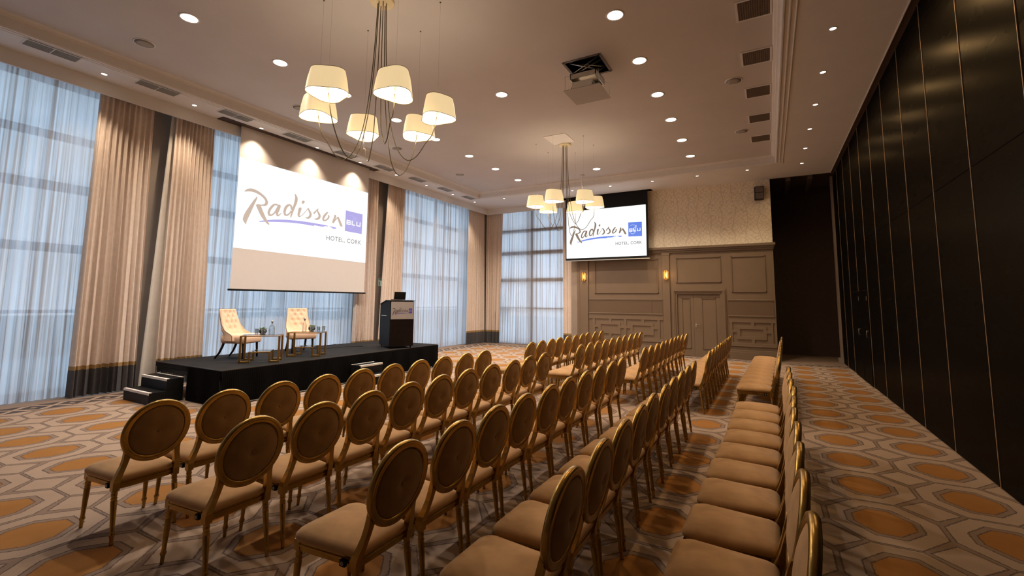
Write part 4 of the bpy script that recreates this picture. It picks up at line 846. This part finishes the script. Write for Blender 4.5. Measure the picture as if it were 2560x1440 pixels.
b.obj('edge_trim', mat('stage_edge_metal', (0.11, 0.10, 0.095), 0.4, metal=0.6), e)
def skirt(p0, p1, nrm):
    L = math.dist(p0, p1); n = int(L/0.035); rnd = random.Random(3); rows = []
    for z, a in ((SZ-0.015, 0.3), (SZ-0.06, 0.5), (0.30, 0.9), (0.012, 1.1)):
        row = []
        for i in range(n*4+1):
            t = i/(n*4); d = 0.018+0.011*a*math.sin(2*PI*i/4*1.0+0.6*math.sin(i*0.37))*(0.6+0.4*math.sin(i*0.113))
            row.append((p0[0]+(p1[0]-p0[0])*t+nrm[0]*d-ox, p0[1]+(p1[1]-p0[1])*t+nrm[1]*d-oy, z))
        rows.append(row)
    b = MB(); b.loft(rows, closed=False, cap0=False, cap1=False); return b.obj('pleated_skirt', M_blackfab, e)
skirt((SX1_, SY0), (SX1_, SY1), (1, 0)); skirt((SX1_, SY1), (SX0_, SY1), (0, 1)); skirt((-9.05, SY0), (SX1_, SY0), (0, -1))
for x in (SX0_+0.08, -9.14, SX1_-0.1):
    for y in (SY0+0.07, (SY0+SY1)/2, SY1-0.07):
        b = MB(); b.lathe([(0.024, 0), (0.024, SZ-0.09)], x-ox, y-oy, 10); b.lathe([(0.035, 0), (0.035, 0.02)], x-ox, y-oy, 10); b.obj('leg', M_alu, e)
b = MB(); b.box(SX0_-ox, SX1_-ox-0.05, SY0+0.02-oy, SY0+0.04-oy, 0.42, 0.5); b.obj('cross_rail', M_black, e)
b = MB(); b.tube([(SX1_-ox+0.05, SY0-oy+0.2, 0.03), (SX1_-ox+0.05, SY1-oy-0.3, 0.03)], 0.006, 5); b.obj('floor_cable', M_grille, e)
tag(e, 'low black stage platform with pleated black skirt in front of the big screen', 'stage')
# step units
def steps(name_loc, rz, w, treads, label, back=True):
    """local: walks up along +y; treads list of (y0, y1, z)"""
    e = empty('stage_steps', name_loc, rz)
    for k, (y0, y1, z) in enumerate(treads):
        b = MB(); b.box(-w/2, w/2, y0, y1, 0.0 if k == 0 else treads[k-1][2], z); bevel(b.obj('step', M_black, e), 0.004)
        if k > 0:
            b = MB(); b.box(-w/2, w/2, treads[k][0], treads[-1][1], 0, treads[k-1][2]); b.obj('riser_box', M_black, e)
        b = MB(); b.box(-w/2, w/2, y0-0.003, y0+0.045, z-0.002, z+0.003); b.box(-w/2, w/2, y0-0.004, y0, z-0.035, z+0.003); b.obj('white_nosing', M_white, e)
    yb = treads[-1][1]
    if back:
        b = MB(); b.box(-w/2, w/2, yb-0.035, yb, treads[-1][2], treads[-1][2]+0.004); b.obj('white_nosing', M_white, e)
    tag(e, label, 'steps', 'portable black stage steps')
steps((-9.60, 0, 0), 0, 0.92, [(3.90, 4.15, 0.2), (4.15, 4.42, 0.4)], 'two black portable steps with white edge strips at the near end of the stage')
steps((-7.40, 7.44, 0), math.radians(90), 0.64, [(0.0, 0.25, 0.2), (0.25, 0.545, 0.4)], 'black steps with white edges at the stage front, half hidden by chairs')
# lectern
ang = math.atan2(0.56, 0.29)                 # direction along the front face
e = empty('lectern', (-8.27, 8.58, SZ), ang)  # local x along front, local +y into the depth (towards speaker)
Wl, Dl = 0.63, 0.80
b = MB()
side = [(0.0, 0.05), (0.0, 1.17), (0.10, 1.185), (0.30, 1.185), (Dl, 1.08), (Dl, 0.05)]
b.prism(side, lambda a, c, d: (d, a, c), 0.0, Wl); bevel(b.obj('body', M_lect, e), 0.006)
b = MB(); b.box(0.006, Wl-0.006, -0.012, 0.0, 0.05, 0.72); b.obj('front_panel', M_lectb, e)['label'] = 'dark brown lower front'
b = MB(); b.box(0.02, Wl-0.02, -0.018, 0.0, 0.725, 1.165); sg = b.obj('sign_panel', M_sign, e); sg['label'] = 'grey sign panel with the hotel logo'
logo(sg, lambda u, v, d: (0.035+(Wl-0.07)*u, -0.019-d*0.5, 0.70+0.44*v), (M_prt, M_prb, M_prt, M_sign), full=False)
b = MB(); b.prism([(-0.02, 1.18), (0.30, 1.19), (Dl+0.01, 1.085), (Dl+0.01, 1.10), (0.30, 1.205), (-0.02, 1.195)], lambda a, c, d: (d, a, c), -0.015, Wl+0.015); b.obj('top_board', M_black, e)
b = MB(); b.box(-0.006, 0.0, 0.28, 0.66, 0.80, 0.815); b.obj('side_slot', M_white, e)
for x in (0.05, Wl-0.05):
    for y in (0.06, Dl-0.06):
        b = MB(); b.lathe([(0.025, -0.012), (0.025, 0.012)], n=10, T=lambda p, x=x, y=y: (x+p[2], y+p[0], 0.026+p[1])); b.obj('caster', M_black, e)
tag(e, 'tall black lectern with a grey logo panel standing at the right end of the stage', 'lectern')
e = empty('laptop', (-8.30, 8.90, SZ+1.205), ang)
b = MB(); b.box(-0.0, 0.30, -0.02, 0.20, 0, 0.015); b.obj('keyboard_base', M_black, e)
b = MB(); b.prism([(-0.02, 0.012), (-0.06, 0.20), (-0.052, 0.20), (-0.01, 0.012)], lambda a, c, d: (d, a, c), 0.0, 0.30); b.obj('lid', M_black, e)
tag(e, 'open black laptop on top of the lectern', 'laptop')
e['label'] = 'open black laptop seen from behind on top of the lectern'
e.location = Vector((-8.27, 8.58, SZ+1.212)) + Vector((math.cos(ang), math.sin(ang), 0))*0.12 + Vector((-math.sin(ang), math.cos(ang), 0))*0.12
# armchairs
def armchair():
    e = empty('armchair', (0, 0, SZ+0.002))
    # local: faces +x, width along y
    def sec(x, z, hw, d=0.0, n=12): return [(x, -hw+2*hw*i/n, z) for i in range(n+1)]
    b = MB()   # seat box, rounded
    rings = []
    for z, gx, gy in ((0.30, 0.0, 0.0), (0.33, 0.012, 0.012), (0.40, 0.015, 0.02), (0.455, 0.005, 0.012), (0.475, -0.03, -0.025), (0.482, -0.12, -0.10)):
        x0, x1, hw0, hw1, r = -0.25-gx, 0.28+gx, 0.23+gy, 0.27+gy, 0.06; rg = []
        for (cx, cy, a0, h) in ((x1-r, hw1-r, 0, hw1), (x0+r, hw0-r, 90, hw0), (x0+r, -hw0+r, 180, hw0), (x1-r, -hw1+r, 270, hw1)):
            for k in range(5):
                t = math.radians(a0+k*22.5); rg.append((cx+r*math.cos(t), cy+r*math.sin(t), z))
        rings.append(rg)
    b.loft(rings); b.obj('seat', M_cream, e)
    # tufted wrap back: curved in plan, flares down into small wings
    prof = [(0.34, -0.20, 0.30, 0.27), (0.46, -0.215, 0.29, 0.26), (0.55, -0.24, 0.275, 0.12), (0.66, -0.265, 0.255, 0.06), (0.80, -0.30, 0.235, 0.04), (0.93, -0.335, 0.225, 0.03), (0.975, -0.345, 0.215, 0.03)]
    btn = [(y, z) for j, z in enumerate((0.60, 0.71, 0.82, 0.91)) for y in ((-0.14, 0.0, 0.14) if j % 2 else (-0.075, 0.075))]
    n = 40; outer, inner = [], []
    for z, x, hw, wing in prof_interp(prof, 34):
        ro, ri = [], []
        for i in range(n+1):
            s = -1+2*i/n; y = hw*math.sin(s*PI/2)*1.0; xx = x+wing*(abs(s)**3.2)
            dim = sum(0.026*math.exp(-((y-by)**2+(z-bz)**2)/0.0011) for by, bz in btn)
            puff = 0.012*math.cos(s*PI/2)
            ri.append((xx+0.05*math.cos(s*PI/2*0.9)+puff-dim+0.012, y*0.94, z)); ro.append((xx-0.03, y, z))
        outer.append(ro); inner.append(ri)
    b = MB(); rings = [o+i[::-1] for o, i in zip(outer, inner)]; b.loft(rings); b.obj('backrest', M_cream, e)
    for by, bz in btn:
        b = MB(); x = np.interp(bz, [p[0] for p in prof], [p[1] for p in prof]); b.lathe([(0.001, 0.006), (0.008, 0.003), (0.009, 0.0)], n=8, T=lambda p: (x+0.058+p[2], by+p[0], bz+p[1])); b.obj('tuft_button', M_cream, e)
    b = MB()
    for o in (outer,):
        b.tube([r[0] for r in o]+o[-1][1:-1]+[r[-1] for r in o][::-1], 0.004, 5)
    b.obj('dark_piping', M_ebony, e)
    for x, y, fx, fy in ((0.22, 0.21, 0.235, 0.22), (0.22, -0.21, 0.235, -0.22)):
        b = MB(); b.tube([(x, y, 0.32), ((x+fx)/2, (y+fy)/2, 0.15), (fx, fy, 0)], [0.026, 0.022, 0.017], 8); b.obj('leg', M_ebony, e)
    for s in (-1, 1):
        b = MB(); b.tube([(-0.20, 0.19*s, 0.33), (-0.235, 0.195*s, 0.22), (-0.29, 0.20*s, 0.10), (-0.37, 0.205*s, 0)], [0.026, 0.024, 0.02, 0.016], 8); b.obj('leg', M_ebony, e)
    return e
def prof_interp(prof, n):
    zs = [p[0] for p in prof]
    return [tuple([z]+[float(np.interp(z, zs, [p[k] for p in prof])) for k in (1, 2, 3)]) for z in np.linspace(zs[0], zs[-1], n)]
a1 = armchair(); a1.location = (-9.42, 5.54, SZ+0.012); a1.rotation_euler.z = math.radians(24)
tag(a1, 'cream button-tufted armchair with dark legs, left one on the stage', 'armchair', 'cream tufted armchairs on stage')
a2 = copy_tree(a1); a2.location = (-9.40, 6.90, SZ+0.012); a2.rotation_euler.z = math.radians(-20)
tag(a2, 'cream button-tufted armchair with dark legs, right one facing the audience', 'armchair', 'cream tufted armchairs on stage')
# glass side tables
def gtable():
    e = empty('side_table', (0, 0, SZ+0.002)); L, D, H = 0.69, 0.42, 0.50; t = 0.035
    for y, nm in ((0, 'side_frame'), (D-t, 'side_frame')):
        b = MB()
        for x0, x1, z0, z1 in ((0, t, 0, H), (0, 0.19, 0, t), (0.155, 0.19, t, 0.20), (0.155, L-0.155, 0.18, 0.20), (L-0.19, L-0.155, t, 0.18), (L-0.19, L, 0, t), (L-t, L, t, H), (t, L-t, H-0.018, H)):
            b.box(x0, x1, y, y+t, z0, z1)
        bevel(b.obj(nm, M_brass, e), 0.002, 1)
    b = MB(); b.box(0, 0.018, t, D-t, H-0.018, H); b.box(L-0.018, L, t, D-t, H-0.018, H); b.obj('end_rail', M_brass, e)
    b = MB(); b.box(0.005, L-0.005, 0.005, D-0.005, H+0.001, H+0.009); b.obj('glass_top', M_glass, e)
    b = MB(); b.box(0.16, L-0.16, 0.005, D-0.005, 0.201, 0.208); b.obj('glass_shelf', M_glass, e)
    return e
t1 = gtable(); t1.location = (-8.66, 5.08, SZ+0.004); t1.rotation_euler.z = math.atan2(0.51, 0.46)
tag(t1, 'brass-framed glass side table in front of the left armchair', 'table', 'brass and glass side tables')
t2 = copy_tree(t1); t2.location = (-8.84, 6.18, SZ+0.004); t2.rotation_euler.z = math.atan2(0.42, 0.58)
tag(t2, 'brass-framed glass side table in front of the right armchair', 'table', 'brass and glass side tables')
ZTB = SZ+0.514
def bottle(h=0.24, r=0.055):
    e = empty('water_bottle', (0, 0, ZTB))
    b = MB(); b.lathe([(r*0.9, 0), (r, 0.01), (r, h*0.52), (r*0.85, h*0.64), (0.018, h*0.74), (0.015, h*0.88), (0.02, h*0.9)], n=16, cap=False); b.obj('body', M_ware, e)
    b = MB(); b.lathe([(0.013, h*0.86), (0.015, h*0.95), (0.021, h*0.96), (0.021, h*1.05), (0.01, h*1.08)], n=12); b.obj('stopper', M_alu, e)
    b = MB(); b.lathe([(r*0.86, 0.006), (r*0.93, 0.012), (r*0.93, h*0.40)], n=16); b.obj('water', M_glass, e)
    return e
bt = bottle(); bt.location = (-8.58, 5.66, ZTB); tag(bt, 'round glass water bottle with stopper on the left side table', 'bottle', 'glass water bottles')
o = bottle(0.27, 0.042); o.location = (-8.66, 6.45, ZTB); tag(o, 'slim glass water bottle with stopper on the right side table', 'bottle', 'glass water bottles')
def tumbler():
    e = empty('drinking_glass', (0, 0, ZTB)); b = MB()
    b.lathe([(0.027, 0.0), (0.030, 0.004), (0.036, 0.105), (0.034, 0.105), (0.028, 0.012), (0.002, 0.012)], n=16, cap=False); b.obj('glass_body', M_ware, e)
    b = MB(); b.lathe([(0.0368, 0.103), (0.0368, 0.106), (0.034, 0.106)], n=16, cap=False); b.obj('rim', M_alu, e); return e
tg = tumbler(); first = True
for x, y, s in ((-8.72, 5.44, 'left of the plant bowl on the left side table'), (-8.60, 5.50, 'right of the plant bowl on the left side table'), (-8.62, 6.60, 'in front of the plant bowl on the right side table'), (-8.60, 6.76, 'behind the plant bowl on the right side table'), (-8.55, 6.85, 'rightmost on the right side table')):
    o = tg if first else copy_tree(tg); first = False; o.location = (x, y, ZTB); tag(o, 'clear drinking glass '+s, 'glass', 'drinking glasses on the stage tables')
def plant(seed):
    e = empty('potted_plant', (0, 0, ZTB)); rnd = random.Random(seed)
    b = MB(); b.lathe([(0.035, 0), (0.06, 0.02), (0.072, 0.05), (0.068, 0.085), (0.06, 0.085), (0.055, 0.07)], n=18, cap=False); b.lathe([(0.001, 0.072), (0.06, 0.074)], n=18, cap=False); b.obj('bowl', M_bowl, e)
    b = MB()
    for k in range(90):
        t = rnd.uniform(0, 2*PI); r = rnd.uniform(0, 0.05); el = rnd.uniform(0.3, 1.3); L = rnd.uniform(0.03, 0.055)
        p = Vector((r*math.cos(t), r*math.sin(t), 0.075+rnd.uniform(0, 0.02))); d = Vector((math.cos(t)*math.cos(el), math.sin(t)*math.cos(el), math.sin(el)))
        q = d.cross(Vector((0, 0, 1))).normalized()*0.009; m_ = p+d*L*0.55
        b.add([p, m_+q, p+d*L, m_-q, m_+Vector((0, 0, 0.004))], [(0, 1, 4), (1, 2, 4), (2, 3, 4), (3, 0, 4), (0, 3, 2, 1)])
    o = b.obj('leaves', M_leaf, e); o['kind'] = 'stuff'; return e
p1 = plant(1); p1.location = (-8.71, 5.56, ZTB); tag(p1, 'small green succulent in a dark bowl on the left side table', 'plant', 'succulents in dark bowls')
p2 = plant(2); p2.location = (-8.72, 6.68, ZTB); tag(p2, 'small green succulent in a dark bowl on the right side table', 'plant', 'succulents in dark bowls')
b = MB(); pts = [(-9.2, 8.6, SZ+0.008), (-9.45, 8.3, SZ+0.008), (-9.5, 7.8, SZ+0.008), (-9.8, 7.5, SZ+0.008), (-10.1, 7.9, SZ+0.008), (-10.2, 8.6, SZ+0.008)]
b.tube(pts, 0.006, 5); tag(b.obj('floor_cable', M_black), 'black cable lying on the stage floor behind the lectern', 'cable')

# ================================================================== BANQUET CHAIRS
def chair():
    e = empty('banquet_chair')
    TL = 0.17; c_, s_ = math.cos(TL), math.sin(TL); CZ, CX = 0.78, 0.31
    def bk(y, v, d): return (CX+v*s_+d*c_, y, CZ+v*c_-d*s_)         # plane of the oval back, d>0 is the rear
    # oval moulded rim
    prof = [(0.0, -0.017), (0.010, -0.021), (0.018, -0.016), (0.026, -0.022), (0.038, -0.018), (0.045, -0.006), (0.045, 0.008), (0.040, 0.018), (0.026, 0.020), (0.018, 0.015), (0.010, 0.019), (0.0, 0.014)]
    n = 40; rings = []
    for i in range(n):
        t = 2*PI*i/n; rings.append([bk((0.187+r)*math.cos(t), (0.190+r)*math.sin(t), d) for r, d in prof])
    b = MB(); m = len(prof); vs = [p for r in rings for p in r]
    b.add(vs, [(i*m+j, i*m+(j+1) % m, ((i+1) % n)*m+(j+1) % m, ((i+1) % n)*m+j) for i in range(n) for j in range(m)], True)
    b.obj('back_frame', M_gold, e)
    for sgn, m_, nm in ((-1, M_velvet, 'back_pad'), (1, M_velvetb, 'rear_pad')):
        b = MB(); rg = []; n = 28
        for r in (1.0, 0.97, 0.90, 0.75, 0.55, 0.35, 0.18, 0.08, 0.03):
            h = 0.012+0.030*(1-r**2.6) - 0.016*math.exp(-(r*0.19/0.035)**2)
            if r == 1.0: h = 0.004
            rg.append([bk(0.188*r*math.cos(2*PI*i/n), 0.191*r*math.sin(2*PI*i/n), sgn*h) for i in range(n)])
        b.loft(rg, cap0=False, cap1=True); pad = b.obj(nm, m_, e)
        b = MB(); b.lathe([(0.013, 0.0), (0.013, 0.004), (0.008, 0.009), (0.001, 0.010)], n=10, T=lambda p: bk(p[0], p[1], sgn*(0.024+p[2]))); b.obj('button', m_, pad)
    # seat cushion, trapezoid with rounded corners, crowned
    def ring(g, z, n=6):
        if g < -0.02:      # crown rings: shrink the rim outline towards the seat centre
            k = 1+g/0.25; return [(-0.03+(x+0.03)*k, y*k, z) for x, y, _ in ring(-0.02, z, n)]
        x0, x1, hf, hr, r = -0.275-g, 0.215+g, 0.228+g, 0.195+g, 0.07; rg = []
        for (cx, cy, a0) in ((x1-r*0.6, hr-r*0.6, 0), (x0+r, hf-r, 90), (x0+r, -hf+r, 180), (x1-r*0.6, -hr+r*0.6, 270)):
            rr = r*0.6 if a0 in (0, 270) else r
            for k in range(n): t = math.radians(a0+k*90/(n-1)); rg.append((cx+rr*math.cos(t), cy+rr*math.sin(t), z))
        return rg
    b = MB(); b.loft([ring(-0.006, 0.426), ring(0.006, 0.432), ring(0.010, 0.444), ring(0.007, 0.458), ring(-0.003, 0.472), ring(-0.019, 0.484), ring(-0.05, 0.497), ring(-0.10, 0.508), ring(-0.16, 0.514), ring(-0.21, 0.516)])
    b.obj('seat_cushion', M_velvet, e)
    b = MB(); b.loft([ring(-0.012, 0.372), ring(-0.006, 0.376), ring(-0.006, 0.395), ring(0.0, 0.40), ring(0.0, 0.412), ring(-0.006, 0.416), ring(-0.006, 0.430)], smooth=False); b.obj('seat_rail', M_gold, e)
    turned = [(0.012, 0.0), (0.013, 0.012), (0.012, 0.02), (0.014, 0.055), (0.019, 0.065), (0.020, 0.075), (0.014, 0.085), (0.016, 0.092), (0.014, 0.098), (0.021, 0.30), (0.017, 0.308), (0.022, 0.316), (0.017, 0.326), (0.019, 0.334), (0.021, 0.350), (0.017, 0.358), (0.023, 0.366), (0.023, 0.372)]
    def tl(xf, yf, xt, yt, zt=0.372): return lambda p: (xf+(xt-xf)*p[2]/zt+p[0], yf+(yt-yf)*p[2]/zt+p[1], p[2])
    for s in (-1, 1):
        b = MB(); b.lathe(turned, n=10, T=tl(-0.275, 0.208*s, -0.245, 0.198*s)); b.box(-0.270, -0.222, min(0.175*s, 0.221*s), max(0.175*s, 0.221*s), 0.370, 0.428); b.obj('front_leg', M_gold, e)
    for s in (-1, 1):
        b = MB(); b.lathe(turned, n=10, T=tl(0.25, 0.205*s, 0.205, 0.198*s))
        path = [(0.205, 0.198, 0.370, 0.024, 0.022), (0.206, 0.198, 0.425, 0.025, 0.023), (0.218, 0.196, 0.455, 0.022, 0.022), (0.236, 0.188, 0.50, 0.019, 0.020), (0.250, 0.176, 0.55, 0.017, 0.019), (0.262, 0.168, 0.60, 0.017, 0.020), (0.272, 0.170, 0.645, 0.014, 0.019), (0.280, 0.180, 0.68, 0.010, 0.014)]
        b.loft([[(x-hx, s*y-hy, z), (x+hx, s*y-hy, z), (x+hx, s*y+hy, z), (x-hx, s*y+hy, z)] for x, y, z, hx, hy in path], smooth=False)
        b.obj('rear_leg', M_gold, e)
    # black linking clip on the near side, with its pale emblem
    for s in (-1,):
        b = MB(); b.box(0.105, 0.143, s*0.210-0.010, s*0.210+0.008, 0.380, 0.412); cl = b.obj('link_clip', M_black, e); cl['label'] = 'black linking clip'
        b = MB(); b.lathe([(0.012, 0), (0.012, 0.0015), (0.009, 0.0015), (0.009, 0.0)], n=14, T=lambda p: (0.124+p[0]*0.8, s*0.2205-p[2], 0.396+p[1]*0.8), cap=False); b.lathe([(0.004, 0.0), (0.004, 0.0015), (0.001, 0.0016)], n=8, T=lambda p: (0.124+p[0]*0.8, s*0.2205-p[2], 0.396+p[1]*0.8)); b.obj('emblem', M_alu, cl)
    return e
# positions of the tops of the backs, row by row (metres on the floor plan)
CHAIRS = {'1n': [(-4.155, 1.866), (-4.148, 2.367), (-4.137, 2.87), (-4.129, 3.372), (-4.124, 3.874), (-4.119, 4.375), (-4.109, 4.879), (-4.093, 5.373), (-4.056, 5.873), (-4.044, 6.382)], '1f': [(-4.102, 8.184), (-4.107, 8.679), (-4.111, 9.179), (-4.147, 9.695), (-4.145, 10.195), (-4.143, 10.693), (-4.155, 11.202), (-4.199, 11.712), (-4.163, 12.207), (-4.156, 12.706)], '2n': [(-3.051, 1.941), (-3.052, 2.476), (-3.068, 2.992), (-3.079, 3.511), (-3.091, 4.027), (-3.094, 4.545), (-3.085, 5.061), (-3.064, 5.576), (-3.086, 6.109), (-3.086, 6.631)], '2f': [(-3.117, 8.303), (-3.111, 8.797), (-3.114, 9.301), (-3.111, 9.8), (-3.112, 10.302), (-3.102, 10.795), (-3.104, 11.305), (-3.089, 11.805), (-3.085, 12.311), (-3.085, 12.813)], '3n': [(-1.826, 2.053), (-1.821, 2.575), (-1.843, 3.095), (-1.861, 3.614), (-1.854, 4.131), (-1.875, 4.653), (-1.874, 5.175), (-1.878, 5.69), (-1.874, 6.213), (-1.893, 6.735)], '3f': [(-1.97, 8.498), (-1.965, 8.989), (-1.956, 9.488), (-1.95, 9.975), (-1.964, 10.482), (-1.959, 10.988), (-1.964, 11.492), (-1.971, 11.997), (-1.959, 12.481), (-1.928, 12.969)], '4n': [(-0.855, 2.142), (-0.869, 2.667), (-0.883, 3.184), (-0.897, 3.708), (-0.917, 4.23), (-0.909, 4.751), (-0.923, 5.276), (-0.921, 5.799), (-0.927, 6.316), (-0.928, 6.838)], '4f': [(-0.903, 8.489), (-0.9, 8.972), (-0.896, 9.456), (-0.893, 9.939), (-0.89, 10.422), (-0.886, 10.906), (-0.883, 11.389), (-0.88, 11.872), (-0.876, 12.356), (-0.873, 12.839)], '5n': [(0.116, 2.144), (0.115, 2.671), (0.123, 3.2), (0.135, 3.728), (0.139, 4.25), (0.158, 4.773), (0.178, 5.315), (0.172, 5.837), (0.179, 6.367), (0.184, 6.899)], '5f': [(0.111, 8.557), (0.125, 9.062), (0.138, 9.566), (0.151, 10.071), (0.164, 10.575), (0.178, 11.08), (0.191, 11.584), (0.204, 12.089), (0.217, 12.593), (0.231, 13.098)]}
RN = {'1': 'row nearest the stage', '2': 'second row from stage', '3': 'third row from stage', '4': 'fourth row from stage', '5': 'row nearest the black partition'}
proto = chair(); first = True; rnd = random.Random(5)
for key, pts in CHAIRS.items():
    blk = 'near block' if key[1] == 'n' else 'far block'
    for i, (tx, ty) in enumerate(pts):
        o = proto if first else copy_tree(proto); first = False
        o.location = (tx-0.35, ty, 0); o.rotation_euler.z = math.radians(rnd.uniform(-0.7, 0.7))
        place = ORD[i]+' from the near end' if i else 'nearest'
        tag(o, 'gold oval-back chair, %s, %s, %s' % (place, RN[key[0]], blk), 'chair', 'gold oval-back banquet chairs')
